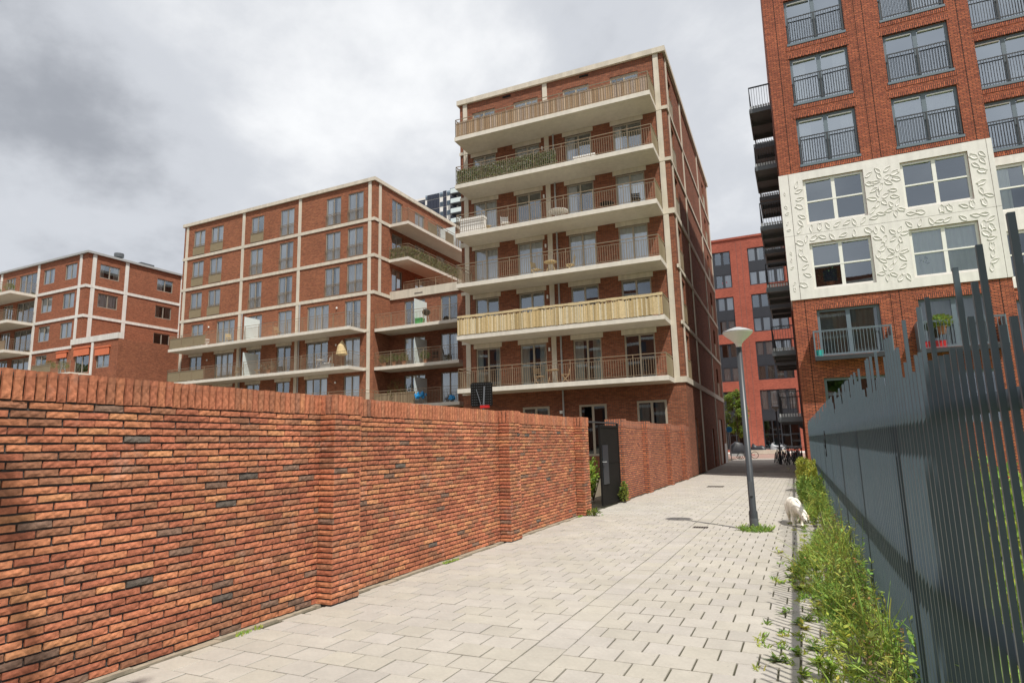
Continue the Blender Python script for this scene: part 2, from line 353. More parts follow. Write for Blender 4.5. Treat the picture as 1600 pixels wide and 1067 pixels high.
def leafquad(mb, c, L, wd, dirv, nrm, col):
    mb.cur = col; d = Vector(dirv).normalized(); n = Vector(nrm); n = (n-d*n.dot(d))
    if n.length < 1e-3: n = d.orthogonal()
    n.normalize(); s = d.cross(n); c = Vector(c)
    a, b, e, f = c, c+d*L*.45+s*wd+n*L*.04, c+d*L, c+d*L*.45-s*wd+n*L*.04
    i = [mb.vert(p) for p in (a, b, e, f)]; mb.f.append(i); mb.m.append(0)
def rv(): 
    while 1:
        p = Vector((R.uniform(-1, 1), R.uniform(-1, 1), R.uniform(-1, 1)))
        if .05 < p.length < 1: return p
def gcol(base, v=.25, warm=.15):
    k = R.uniform(1-v, 1+v); w = R.uniform(-warm, warm)
    return (max(.004, base[0]*k*(1+w*1.6)), base[1]*k, base[2]*k*(1-w))

# ------------------------------------------------------------------ ground and path
gm = MB()
xs = [-420, -60, -8, .7, 3, 60, 420]; ys = [-120, -8, 34, 60, 130, 600]
for a, b in zip(xs, xs[1:]):
    for c, d in zip(ys, ys[1:]): gm.face([(a, c, -.06), (b, c, -.06), (b, d, -.06), (a, d, -.06)])
B(gm, 'ground', 'earth', kind='structure')
pm = MB(); pm.face([(-4.95, -6, -.016), (.5, -6, -.016), (.5, 34, -.016), (-4.95, 34, -.016)])
path = B(pm, 'path', 'joint', kind='structure')
fp = MB(); fp.face([(-5.6, 34, -.012), (6, 34, -.012), (6, 57, -.012), (-5.6, 57, -.012)])
fpm = brickmat('far_pavers', (.40, .375, .34), (.36, .34, .31), (.15, .14, .11), .281, .27, .008, vary=.08, bmp=.2); MT['far_pavers'] = fpm
B(fp, 'pavement', 'far_pavers', kind='structure')
rd = MB(); rd.face([(-60, 57, -.016), (60, 57, -.016), (60, 74, -.016), (-60, 74, -.016)])
B(rd, 'road', 'asphalt', kind='structure')
sk = MB(); sk.box(-40, 40, 74, 80, -.05, .11); B(sk, 'far_pavement', 'lgrey_conc', kind='structure')

def paver_mesh(w, l):
    mb = MB(); c = .004; h = .03
    o = [(-w/2, -l/2), (w/2, -l/2), (w/2, l/2), (-w/2, l/2)]; i = [(x*(1-2*c/w), y*(1-2*c/l)) for x, y in o]
    mb.face([(x, y, 0) for x, y in i])
    for k in range(4):
        j = (k+1) % 4; mb.face([(*o[k], -c), (*o[j], -c), (*i[j], 0), (*i[k], 0)]); mb.face([(*o[k], -h), (*o[j], -h), (*o[j], -c), (*o[k], -c)])
    return mb
pav = []   # x,y,w,l
PX, PY = .281, .2705
def pcol():
    k = R.gauss(1, .028); return (.385*k, .358*k, .315*k*R.uniform(.97, 1.03))
for fld in ('right', 'strip', 'left'):
    y = -1.0 if fld != 'strip' else -1.13; row = 0
    while y < 33.5:
        if fld == 'strip': pav.append((-2.02, y, .271, .2585))
        elif fld == 'right':
            off = 0 if row % 2 else PX/2
            x = -1.878
            if not row % 2: pav.append((x+PX/4, y, PX/2-.010, .261)); x += PX/2
            lim = -.1 if y > 12 else -.02+.01*min(y, 6)
            while x+PX < lim+PX: pav.append((x+PX/2, y, PX-.0145, .2590)); x += PX
        else:
            x = -2.163
            if not row % 2: pav.append((x-PX/4-.003, y, PX/2-.012, .2580)); x -= PX/2+.003
            while x-PX*1.03 > -4.72: pav.append((x-PX*.515, y, PX*1.03-.0135, .2580)); x -= PX*1.03
            rem = x+4.735+R.uniform(-.03, .03)
            if rem > .06: pav.append((x-rem/2, y, rem-.011, .2580))
        y += PY; row += 1
def invis(p, mar=30):
    q = pix(p); return -mar < q[0] < 1600+mar and -mar < q[1] < 1067+mar
order = sorted([p for p in pav if invis((p[0], p[1], 0), 15)], key=lambda p: math.hypot(p[0], p[1]))
near = set(order[:300]); pmesh = {}
pst = MB()
for p in pav:
    x, y, w, l = p
    if not (y > -1.5): continue
    c = pcol(); dz = R.uniform(-.003, .002); rz = R.uniform(-.008, .008); tx, ty = R.uniform(-.006, .006), R.uniform(-.006, .006)
    if p in near:
        k = (round(w, 3), l)
        if k not in pmesh: pmesh[k] = paver_mesh(*k).mesh('paver', 'paver_part')
        o = obj('paver', pmesh[k], path); o.location = (x, y, dz); o.rotation_euler = (tx, ty, rz); o.color = (*c, 1)
    else:
        t = paver_mesh(w, l); b0 = len(pst.v); pst.cur = c
        for v in t.v: pst.vert((x+v[0]-v[1]*rz, y+v[1]+v[0]*rz, v[2]+dz-v[0]*ty+v[1]*tx))
        for f in t.f: pst.f.append([i+b0 for i in f]); pst.m.append(0)
B(pst, 'pavers', 'paver', path, kind='stuff')
# drain grates
def grate(x, y, w, l, label):
    mb = MB(); mb.box(-w/2, w/2, -l/2, l/2, -.01, .004); e_ = empty('drain_grate', (x, y, 0), label=label, cat='drain', group='iron drains in the paving')
    B(mb, 'frame', 'iron', e_); n = int(w/.045); sb = MB()
    for i in range(n): sb.box(-w/2+.02+i*.045, -w/2+.04+i*.045, -l/2+.02, l/2-.02, .004, .009)
    B(sb, 'bars', 'black', e_)
grate(-1.96, 12.42, .27, .2, 'small iron drain grate in the paver strip left of the near lamp post')
grate(-3.06, 23.25, .56, .5, 'wide iron drain grate in the path before the shaded end')

# ------------------------------------------------------------------ near brick wall
BRC = [((.42, .160, .080), 6), ((.385, .132, .070), 7), ((.33, .108, .060), 5), ((.44, .19, .09), 2), ((.28, .12, .068), 4), ((.18, .105, .074), .7), ((.11, .085, .07), .15)]
def bcol():
    c = R.choices([b[0] for b in BRC], [b[1] for b in BRC])[0]; k = R.uniform(.85, 1.15); return (c[0]*k*1.12, c[1]*k*1.18, c[2]*k*1.2)
def brick_mesh(L, hgt, dep, seed, nx=6, nz=2, soldier=False):
    """front faces +x; y length, z height"""
    r = random.Random(seed); mb = MB(); g = []
    for i in range(nx+1):
        row = []
        for j in range(nz+1):
            y = -L/2+L*i/nx; z = -hgt/2+hgt*j/nz; ed = i in (0, nx) or j in (0, nz)
            x = r.uniform(-.0035, .0015)-(.003 if ed else 0)
            if ed: y += r.uniform(-.0015, .0015); z += r.uniform(-.0014, .0014)
            row.append(mb.vert((x, y, z)))
        g.append(row)
    for i in range(nx):
        for j in range(nz): mb.f.append([g[i][j], g[i+1][j], g[i+1][j+1], g[i][j+1]]); mb.m.append(0)
    rim = [g[i][0] for i in range(nx+1)]+[g[nx][j] for j in range(1, nz+1)]+[g[i][nz] for i in range(nx-1, -1, -1)]+[g[0][j] for j in range(nz-1, 0, -1)]
    back = []
    for k in rim:
        v = mb.v[k]; back.append(mb.vert((-dep, v[1]*1.0, v[2])))
    for k in range(len(rim)):
        l = (k+1) % len(rim); mb.f.append([rim[l], rim[k], back[k], back[l]]); mb.m.append(0)
    return mb
XW, XP = -4.84, -4.63
BLN, BHT = .225, .0582
pcs = []  # (x,y,z,kind,rotz)
ZC = 2.0
PIL = [(5.38, 5.84), (9.80, 10.26), (13.72, 14.14)]
nrow = 34
Y0, Y1 = -1.2, 14.14
for r in range(nrow):
    z = .01+BHT*(r+.5); y = Y0-(BLN/2 if r % 2 else 0)+R.uniform(-.01, .01)
    while y < Y1:
        yc = y+BLN/2
        hid = any(a-.02 < yc-.115 and yc+.115 < b+.02 for a, b in PIL)
        if not hid and yc+.1 < Y1: pcs.append((XW+R.uniform(-.004, .004), yc+R.uniform(-.004, .004), z+R.uniform(-.002, .002), 's', 0))
        y += BLN
    for a, b in PIL:   # pillar front: two stretchers or header-stretcher-header, near side: header
        if r % 2:
            h = (b-a)/2
            for k in range(2): pcs.append((XP, a+h*(k+.5), z, 'p', 0))
        else:
            h = (b-a)
            pcs.append((XP, a+h*.13, z, 'h', 0)); pcs.append((XP, a+h*.5, z, 'p', 0)); pcs.append((XP, a+h*.87, z, 'h', 0))
        pcs.append((XP-.105, a-.003, z, 'g', -math.pi/2))
ZB = .01+BHT*nrow+.004
y = Y0
while y < Y1-.03:
    ip = any(a <= y < b for a, b in PIL); pcs.append(((XP if ip else XW)+.006+R.uniform(-.003, .003), y+.035, ZB+.105+R.uniform(-.004, .004), 'c', 0)); y += .0705
for a, b in PIL:
    for k in range(3): pcs.append((XP-.03-.07*k, a-.006, ZB+.105, 'c', -math.pi/2))
DIM = {'s': (BLN-.015, .0425, .06), 'p': (.216, .0425, .06), 'h': (.098, .0425, .06), 'g': (.20, .0425, .02), 'c': (.054, .208, .05)}
NV = 7; VAR = {}
for k, (L, h, d) in DIM.items():
    for s_ in range(NV):
        VAR[k, s_] = brick_mesh(L, h, d, hash((ord(k), s_)) % 9999, 2 if k in 'ch' else 6, 6 if k == 'c' else 2)
wroot = empty('brick_wall', (XW, Y0, 0), label='long orange brick boundary wall with pillars and upright brick coping, near the camera', cat='wall')
rt = lambda p: (p[0]-XW, p[1]-Y0, p[2])
vis = sorted([p for p in pcs if invis(p[:3], -4)], key=lambda p: Vector(p[:3]).length-(.8 if p[3] == 'c' else 0))
nb = set(vis[:300]); VM = {}
ws = MB()
for p in pcs:
    k = (p[3], R.randrange(NV)); c = bcol()
    if p[3] == 'c': c = tuple(x*.5+y*.5 for x, y in zip(c, (.40, .15, .08)))
    if p in nb:
        if k not in VM: VM[k] = VAR[k].mesh('brick', 'brick_part')
        o = obj('brick', VM[k], wroot); o.location = rt(p); o.rotation_euler = (R.uniform(-.012, .012), 0, p[4]+R.uniform(-.01, .01)); o.color = (*c, 1)
    else:
        t = VAR[k]; b0 = len(ws.v); ws.cur = c; cs, sn = math.cos(p[4]), math.sin(p[4]); q = rt(p); tw = R.uniform(-.01, .01)
        for v in t.v: ws.vert((q[0]+v[0]*cs-v[1]*sn, q[1]+v[0]*sn+v[1]*cs, q[2]+v[2]+v[1]*tw))
        for f in t.f: ws.f.append([i+b0 for i in f]); ws.m.append(0)
B(ws, 'bricks', 'brick_attr', wroot, kind='stuff')
co = MB(); co.box(-.30, -.020, 0, Y1-Y0-.01, -.05, ZB+.19)
for a, b in PIL: co.box(-.05, XP-XW-.016, a-Y0+.012, b-Y0-.012, -.05, ZB+.185)
B(co, 'mortar_core', 'mortar', wroot)
ft = MB()
ft.cur = (.2, .17, .13); yy = Y0
while yy < Y1:
    w = R.uniform(.2, .5); ft.box(XW-.02, XW+.07+R.uniform(-.03, .04), yy, yy+w, -.03, .0+R.uniform(0, .012)); yy += w
MT['footing'] = plain('mortar_haunch', (.30, .255, .19), .95, .3, 12.0, bmp=.6)
B(ft, 'footing', 'footing', kind='structure')

# wall beyond the gate
w2 = empty('brick_wall', (XW, 17.3, 0), label='brick boundary wall between the black gate and the apartment block', cat='wall')
mb = MB(); cp = MB()
mb.box(-.3, 0, .02, 12.2, -.05, 2.03); cp.box(-.3, .006, .02, 12.2, 2.03, 2.24)
B(mb, 'wall', 'wall2', w2); B(cp, 'coping', 'wall2_cap', w2)
for a, b in ((0, .42), (3.0, 3.46), (6.65, 7.08), (9.8, 10.25)):
    p = MB(); p.box(-.32, XP-XW-.03, a, b, -.05, 2.05); o = B(p, 'pillar', 'wall2', w2)
    p = MB(); p.box(-.32, XP-XW-.024, a-.004, b+.004, 2.05, 2.26); B(p, 'coping', 'wall2_cap', o)

# ------------------------------------------------------------------ gate
g = empty('metal_gate', (-4.78, 17.2, 0), label='black sheet metal gate leaf standing in the wall opening', cat='gate')
g.rotation_euler = (0, 0, math.radians(-3))
mb = MB()
mb.box(-.025, .025, -1.48, -1.43, .03, 2.06); mb.box(-.025, .025, -.05, 0, .03, 2.12); mb.box(-.024, .024, -1.43, -.05, 2.0, 2.06); mb.box(-.024, .024, -1.43, -.05, .04, .12); mb.box(-.023, .023, -1.43, -.05, 1.08, 1.11)
B(mb, 'gate_frame', 'black', g)
mb = MB(); mb.box(-.012, .012, -1.43, -.05, .12, 1.08); mb.box(-.012, .012, -1.43, -.05, 1.11, 2.0); B(mb, 'sheet', 'black', g)
mb = MB(); mb.box(.012, .03, -1.36, -.95, .55, 1.55); B(mb, 'notice_panel', 'frame_dark', g)
mb = MB(); mb.tube((.03, -1.40, 1.12), (.09, -1.40, 1.12), .012); mb.tube((.09, -1.40, 1.12), (.09, -1.28, 1.12), .012); B(mb, 'handle', 'steel_light', g)
mb = MB(); mb.tube((0, -3.05, 2.13), (0, 0, 2.13), .022); B(mb, 'top_bar', 'rail_dark', g)

# ------------------------------------------------------------------ middle apartment building
LV = [4.39, 7.13, 9.87, 12.60, 15.33, 18.06]
TH = math.radians(1.5)
mid = empty('apartment_building', (-4.85, 29.56, 0), TH, label='tall seven storey brick apartment block with stacked beige balconies facing the path', cat='building')
W0, DEP, RT = -11.62, 18.7, 21.05
F = FRONT(); SD = SIDE()
cols = [(-10.83, -9.4), (-8.25, -6.8), (-5.37, -3.91), (-2.77, -1.29)]
holes = [(a, b, l+.12, l+2.36) for l in LV for a, b in cols]
gh = [(-2.33, -.93, 1.2, 3.52), (-5.19, -3.81, 1.0, 3.48), (-8.2, -6.75, 1.2, 3.5)]
sh = [(1.0, 2.1, l+.25, l+2.3) for l in LV]+[(15.2, 16.3, l+.3, l+2.1) for l in LV]
sg = [(2.3, 3.5, .02, 2.7), (9.6, 10.8, .02, 2.3), (14.2, 16.6, .02, 3.0)]
mb = MB(); wallholes(mb, F, W0, 0, 0, LV[0]-.14, gh); wallholes(mb, F, W0, 0, LV[0]-.14, RT, holes)
wallholes(mb, SD, 0, DEP, 0, RT, sh+sg)
mb.face([(W0, 0, 0), (W0, DEP, 0), (W0, DEP, RT), (W0, 0, RT)][::-1]); mb.face([(W0, DEP, 0), (0, DEP, 0), (0, DEP, RT), (W0, DEP, RT)][::-1])
mb.face([(W0, 0, RT), (0, 0, RT), (0, DEP, RT), (W0, DEP, RT)])
B(mb, 'wall', 'mid', mid)
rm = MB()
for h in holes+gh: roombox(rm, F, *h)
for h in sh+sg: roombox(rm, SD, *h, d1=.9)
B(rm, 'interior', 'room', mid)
cn = MB(); cn.box(W0-.14, .14, -.14, DEP+.14, RT, RT+.28); B(cn, 'cornice', 'conc', mid)
pl = MB()
for u in (-11.27, -6.38, -.37):
    p = MB(); p.fb(F, u-.13, u+.13, -.05, .02, LV[0], RT-.002); B(p, 'pilaster', 'conc', mid)
for v in (.62, 5.2, 12.6, 18.5):
    p = MB(); p.fb(SD, v-.12, v+.12, -.05, .02, .02 if v > 1 else LV[0], RT-.002); B(p, 'pilaster', 'conc', mid)
for i, l in enumerate(LV):
    p = MB(); t = .2 if i in (0, 3) else .13
    p.fb(SD, -.06, DEP+.05, -.062, .02, l-.1, l-.1+t*1.35); B(p, 'belt_course', 'conc', mid)
    if i in (0, 3, 4, 5): p = MB(); p.fb(F, -.5, .0, -.062, .02, l-.1, l-.1+t*1.35); B(p, 'belt_course', 'conc', mid)
    p = MB(); p.fb(F, W0-.03, -11.0, -.062, .02, l-.1, l-.1+t*1.35)
    B(p, 'belt_course', 'conc', mid)
for i, l in enumerate(LV):
    for a, b in cols:
        lowf = i < 2
        w = window(mid, F, a, b, l+.12, l+2.36, 2, 1, 'frame_beige', curt=.25 if i == 1 else .85, cm='curtain2' if i == 0 else ('curtain' if i > 1 else None), full=.7 if i > 1 else .4)
        if i < 5:
            p = MB(); p.fb(F, a-.12, b+.1, -.03, .05, l+2.36, LV[i+1]-.13); B(p, 'lintel_panel', 'conc', mid)
    for v0, v1 in ((1.0, 2.1), (15.2, 16.3)):
        w = window(mid, SD, v0, v1, l+(.25 if v0 < 5 else .3), l+(2.3 if v0 < 5 else 2.1), 2, 1, 'frame_taupe', d0=.1, curt=.5)
        p = MB(); p.fb(SD, v0, v1, -.03, -.015, l+.2, l+1.05); p.fb(SD, v0-.01, v1+.01, -.045, -.015, l+1.05, l+1.09); B(p, 'balustrade', 'rail_panel', w)
for a, b, c, d in gh: window(mid, F, a, b, c, d, 2, 1, 'frame_beige', fwid=.1, d0=-.01, glass='glass_dark', curt=.2)
for a, b, c, d in sg:
    p = MB(); p.fb(SD, a+.02, b-.02, .09, .14, c, d-.02); p.fb(SD, a+.12, b-.12, .08, .09, c+.2, d-.2); o = B(p, 'door', 'frame_taupe', mid)
    p = MB(); p.tube(SD(a+.15, .05, 1.05), SD(a+.15, .05, 1.3), .015); B(p, 'handle', 'steel_light', o)
p = MB(); p.fb(SD, 16.9, DEP+.03, -.03, .02, 0, 1.35); B(p, 'plinth', 'lgrey_conc', mid)
BU0, BU1, BO = -11.05, -.48, 1.75
for i, l in enumerate(LV):
    p = MB(); p.fb(F, BU0, BU1, -BO, .0, l-.12, l+.1)
    bal = B(p, 'balcony', 'slab', mid)
    z = l+.1; o = .05
    railing(bal, [((BU0+o, -BO+o), (BU1-o, -BO+o)), ((BU0+o, -BO+o), (BU0+o, -.05))], z)
    p = MB(); p.fb(F, BU1-o-.01, BU1-o+.01, -BO+.08, -.06, z+.05, z+.86); p.fb(F, BU1-o-.02, BU1-o+.02, -BO+.05, -.05, z+.98, z+1.02)
    for k in range(8): p.fb(F, BU1-o-.012, BU1-o+.012, -BO+.1+k*.2, -BO+.12+k*.2, z+.86, z+.98)
    B(p, 'end_panel', 'rail_panel', bal)
    if i == 5: slats(bal, F, BU0+.06, BU1-.06, -BO+.085, z+.02, z+.86, .085, [(.42, .29, .18), (.50, .38, .27), (.36, .24, .14), (.46, .36, .29)], 'wood_screen')
    if i == 1:
        slats(bal, F, BU0+.06, BU1-.06, -BO-.02, z+.0, z+.9, .05, [(.52, .39, .20), (.57, .45, .26), (.42, .31, .15), (.60, .52, .36)], 'bamboo_screen', .12)
        p = MB(); p.cur = (.54, .43, .25)
        for k in range(40):
            a = BU0+.06+k*.262; p.box(a, a+.262, -BO-.035, -BO+.02, z+.9+R.uniform(-.03, .02), z+1.0+R.uniform(-.02, .03))
        B(p, 'bamboo_edge', 'slat', bal, kind='stuff')
    if i == 4:
        p = MB()
        for k in range(3400):
            u = R.uniform(BU0+.06, -5.35); c = gcol((.17, .21, .075), .5) if R.random() > .14 else (.55, .6, .5)
            leafquad(p, (u, -BO+.09+R.uniform(0, .05), z+R.uniform(0, .84)), .09, .03, rv(), (R.uniform(-.5, .5), -1, R.uniform(-.2, .8)), c)
        B(p, 'ivy_screen', 'leaf', bal, kind='stuff')
        p = MB(); p.fb(F, BU0+.06, -5.35, -BO+.15, -BO+.16, z, z+.82); B(p, 'screen_backing', 'frame_taupe', bal)
    # drain pipe and lamp per storey
    p = MB(); zt = (LV[i+1] if i < 5 else RT)-.13
    p.tube((-5.98, -.1, l+.1), (-5.98, -.1, zt if i < 5 else l+.4), .045, n=8); B(p, 'drain_pipe', 'steel_light', mid)
    if i < 5:
        p = MB(); p.fb(F, -6.72+.05, -6.6, -.08, 0, l+1.9, l+2.08); B(p, 'wall_lamp', 'white', mid)
p = MB(); p.tube((-5.98, -.1, 0), (-5.98, -.1, LV[0]-.14), .045, n=8); B(p, 'drain_pipe', 'steel_light', mid)
p = MB(); p.fb(F, -6.2, -6.05, -.08, 0, 3.1, 3.25); B(p, 'wall_lamp', 'white', mid)
for u in (-8.9, -4.4):
    p = MB(); p.fb(F, u, u+.5, -.012, 0, RT-.22, RT-.1); B(p, 'vent', 'black', mid)

# ------------------------------------------------------------------ left apartment building (A)
A = empty('apartment_building', (-27.12, 35.3, 0), math.radians(-.5), label='broad brick apartment block left of the tallest one, with a stepped terrace wing', cat='building')
LA = [4.45, 7.19, 9.93, 12.68, 15.43, 18.18]
AW, AD, ART = -20.5, 17.0, 21.1
fcol = [(-19.3, -17.9), (-17.15, -15.7), (-12.45, -11.05), (-9.25, -7.8), (-4.55, -3.12), (-2.45, -1.0)]
dcol = [(-18.98, -17.55, 2), (-15.97, -13.87, 3), (-12.3, -10.87, 2), (-9.17, -7.75, 2), (-6.2, -4.1, 3), (-2.6, -1.15, 2)]
fh = [(a, b, l+.18, l+2.36) for l in LA[3:] for a, b in fcol]
dh = [(a, b, l+.12, l+2.36) for l in LA[:3] for a, b, n in dcol]
ah = [(2.15, 3.5), (5.2, 6.6), (8.4, 9.8), (11.6, 13.0)]
ash = [(a, b, l+.12, l+2.3) for l in LA[3:] for a, b in ah]
mb = MB(); wallholes(mb, F, AW, 0, 0, ART, fh+dh); wallholes(mb, SD, 0, AD, 0, ART, ash)
mb.face([(AW, 0, 0), (AW, AD, 0), (AW, AD, ART), (AW, 0, ART)][::-1]); mb.face([(AW, 0, ART), (0, 0, ART), (0, AD, ART), (AW, AD, ART)])
mb.face([(AW, AD, 0), (0, AD, 0), (0, AD, ART), (AW, AD, ART)][::-1])
B(mb, 'wall', 'orange', A)
rm = MB()
for h in fh+dh: roombox(rm, F, *h)
for h in ash: roombox(rm, SD, *h)
B(rm, 'interior', 'room', A)
p = MB(); p.box(AW-.14, .14, -.14, AD, ART, ART+.27); B(p, 'cornice', 'conc', A)
for u in (-20.1, -13.3, -7.18, -.4):
    p = MB(); p.fb(F, u-.14, u+.14, -.05, .02, 0, ART-.002); B(p, 'pilaster', 'conc', A)
p = MB(); p.fb(SD, .5, .78, -.05, .02, LA[3]+.1, ART-.002); B(p, 'pilaster', 'conc', A)
for l in LA[3:]:
    p = MB(); p.fb(F, AW-.03, 0, -.062, .02, l-.12, l+.12); B(p, 'belt_course', 'conc', A); p = MB(); p.fb(SD, -.06, 2.1 if l > 13 else 2.0, -.062, .02, l-.12, l+.12); B(p, 'belt_course', 'conc', A)
for l in LA[:3]:
    p = MB(); p.fb(F, -.9, -.3, -.062, .02, l-.12, l+.1); B(p, 'belt_course', 'conc', A)
for l in LA[3:]:
    for k, (a, b) in enumerate(fcol):
        w = window(A, F, a, b, l+.18, l+2.36, 2, 1, 'frame_taupe', curt=1, full=.6, cm='curtain', d0=.04)
        p = MB()
        for zz in (1.05, .92, .2): p.fb(F, a, b, -.05, -.025, l+zz, l+zz+.025)
        n = 12
        for i in range(n+1): p.fb(F, a+(b-a)*i/n-.008, a+(b-a)*i/n+.008, -.046, -.03, l+.2, l+1.05)
        B(p, 'railing', 'rail', w)
        if k in (0, 1) or (k == 2 and R.random() < .5):
            p = MB(); p.fb(F, a, b, -.022, -.012, l+.2, l+.92); B(p, 'privacy_panel', 'rail_panel', w)
    for a, b in ah: window(A, SD, a, b, l+.12, l+2.3, 2, 1, 'frame_taupe', curt=.8)
for l in LA[:3]:
    for a, b, n in dcol: window(A, F, a, b, l+.12, l+2.36, n, 1, 'frame_taupe', curt=1 if l > 9 else .4, full=.6, cm='curtain')
for i, l in enumerate(LA[:3]):
    u0 = -19.3 if i else -14; u1 = -.68 if i else .5
    p = MB(); p.fb(F, u0, u1, -1.75, 0, l-.14, l+.08); bal = B(p, 'balcony', 'slab', A)
    railing(bal, [((u0+.05, -1.7), (u1-.05, -1.7)), ((u0+.05, -1.7), (u0+.05, -.05)), ((u1-.05, -1.7), (u1-.05, -.05))], l+.08)
    p = MB(); p.fb(F, u0+.06, u0+4.2, -1.67, -1.66, l+.14, l+.92); p.fb(F, u0+.06, u0+.07, -1.6, -.1, l+.14, l+.92); B(p, 'infill_panel', 'rail_panel', bal)
    p = MB(); p.fb(F, -11.0, -10.96, -1.55, -.1, l+.1, l+1.9); B(p, 'privacy_screen', 'glass_frost', bal)
    if i < 2:
        for a, b, n in dcol[:5]:
            p = MB(); p.fb(F, a-.1, b+.1, -.03, .05, l+2.36, LA[i+1]-.15); B(p, 'lintel_panel', 'conc', A)
    p = MB(); p.tube((-6.85, -.1, l+.08), (-6.85, -.1, LA[i+1]-.14), .045, n=8); p.tube((-12.95, -.1, l+.08), (-12.95, -.1, LA[i+1]-.14), .045, n=8); B(p, 'drain_pipe', 'steel_light', A)
    for u in (-16.8, -3.3):
        p = MB(); p.ell((u, -.06, l+1.95), (.08, .06, .08), 8, 5); B(p, 'wall_lamp', 'white', A)
for l in LA[4:]:
    p = MB(); p.fb(SD, 1.74, AD-1, -1.75, 0, l-.14, l+.08); bal = B(p, 'balcony', 'slab', A)
    railing(bal, [((1.7, 1.79), (1.7, AD-1.05)), ((.05, 1.79), (1.7, 1.79))], l+.08)
    if l < 16:
        p = MB()
        for k in range(2600):
            if R.random() < .12: q = (R.uniform(.1, 1.6), 1.84, l+.08+R.uniform(0, .85))
            else: q = (1.66, R.uniform(1.8, 12), l+.08+R.uniform(0, .85))
            leafquad(p, q, .12, .05, rv(), (1, -.3, .4), gcol((.17, .18, .065), .45))
        B(p, 'ivy_screen', 'leaf', bal, kind='stuff'); p = MB(); p.box(1.62, 1.63, 1.85, 12, l+.1, l+.9); p.box(.1, 1.6, 1.86, 1.87, l+.1, l+.9); B(p, 'screen_backing', 'rail_panel', bal)
    else:
        p = MB()
        for k in (4.6, 7.2, 9.8): p.box(1.63, 1.645, k, k+1.3, l+.12, l+.95)
        B(p, 'infill_panel', 'rail_panel', bal)
        p = MB(); p.box(.05, 1.5, 9.0, 9.03, l+.1, l+1.95); B(p, 'privacy_screen', 'glass_frost', bal)
# stepped wing
XA = 9.5; YA = 2.0; ZA = 12.45
FA = FRONT(YA)
wc = [(1.25, 3.05, 3), (4.35, 5.75, 2)]
wh = [(a, b, l+.12, l+2.3) for l in LA[:3] for a, b, n in wc]
mb = MB(); wallholes(mb, FA, .02, XA, 0, ZA, wh); mb.face([(.02, YA, ZA), (XA, YA, ZA), (XA, AD, ZA), (.02, AD, ZA)])
B(mb, 'terrace_wing', 'mid', A)
rm = MB()
for h in wh: roombox(rm, FA, *h)
B(rm, 'interior', 'room', A)
p = MB(); p.box(-.0, XA, YA-.1, YA+.25, ZA, ZA+.62); B(p, 'parapet', 'conc', A)
p = MB(); p.fb(FA, 2.2, 2.9, -.115, -.09, ZA+.2, ZA+.27); B(p, 'vent', 'iron', A)
rr = MB()
railing(A, [((.9, YA+.4), (XA-.2, YA+.4))], ZA+.4, .95)
for i, l in enumerate(LA[:3]):
    for a, b, n in wc: window(A, FA, a, b, l+.12, l+2.3, n, 1, 'frame_taupe', curt=.6)
    p = MB(); p.fb(F, .02, 6.9, .12, 2.0, l-.14, l+.08); bal = B(p, 'balcony', 'slab', A)
    railing(bal, [((.06, .17), (6.8, .17))], l+.08)
    p = MB(); p.box(3.2, 3.23, .4, 1.95, l+.1, l+1.95); B(p, 'privacy_screen', 'glass_frost', bal)
    if i == 0: slats(bal, FRONT(), -6, 3.4, .22, l+.1, l+.95, .1, [(.30, .23, .15), (.36, .28, .18), (.25, .18, .11)], 'wood_screen')

# ------------------------------------------------------------------ far left building (B)
Bd = empty('apartment_building', (-57.9, 33.6, 0), math.radians(-.5), label='small far brick apartment block at the left edge with pale concrete bands', cat='building')
LB = [8.6, 11.35, 14.13, 16.9]; BRT = 19.95; BW, BDp = -22.0, 9.7
bw = [(-6.85, -5.05), (-3.4, -1.6)]
bh = [(a, b, l+.92, l+2.4) for l in LB[1:] for a, b in bw]
bl_ = [(-10.9, -7.95, l+.1, l+2.4) for l in LB]+[(-13.3, -11.6, l+.1, l+2.4) for l in LB]
bh0 = [(-6.9, -5.1, 8.7, 11.0), (-3.2, -1.9, 8.9, 10.9)]
bs = [(1.13, 2.96, l+1.0, l+2.3) for l in LB[2:]]+[(6.75, 8.5, l+1.0, l+2.25) for l in LB[1:]]
mb = MB(); wallholes(mb, F, BW, 0, 0, BRT, bh+bl_+bh0); wallholes(mb, SD, 0, BDp, 0, BRT, bs)
mb.face([(BW, 0, BRT), (0, 0, BRT), (0, BDp, BRT), (BW, BDp, BRT)]); mb.face([(BW, BDp, 0), (0, BDp, 0), (0, BDp, BRT), (BW, BDp, BRT)][::-1]); mb.face([(BW, 0, 0), (BW, BDp, 0), (BW, BDp, BRT), (BW, 0, BRT)][::-1])
B(mb, 'wall', 'bb', Bd)
rm = MB()
for h in bh+bl_+bh0: roombox(rm, F, *h)
for h in bs: roombox(rm, SD, *h)
B(rm, 'interior', 'room', Bd)
p = MB(); p.box(BW, .2, -.2, BDp+.2, BRT, BRT+.2); B(p, 'cornice', 'steel_light', Bd)
for u in (-14.1, -7.65, -1.0):
    p = MB(); p.fb(F, u-.17, u+.17, -.06, .02, 0, BRT-.002); B(p, 'pilaster', 'lgrey_conc', Bd)
for v in (.57, 3.62, 9.5):
    p = MB(); p.fb(SD, v-.17, v+.17, -.06, .02, 0, BRT-.002); B(p, 'pilaster', 'lgrey_conc', Bd)
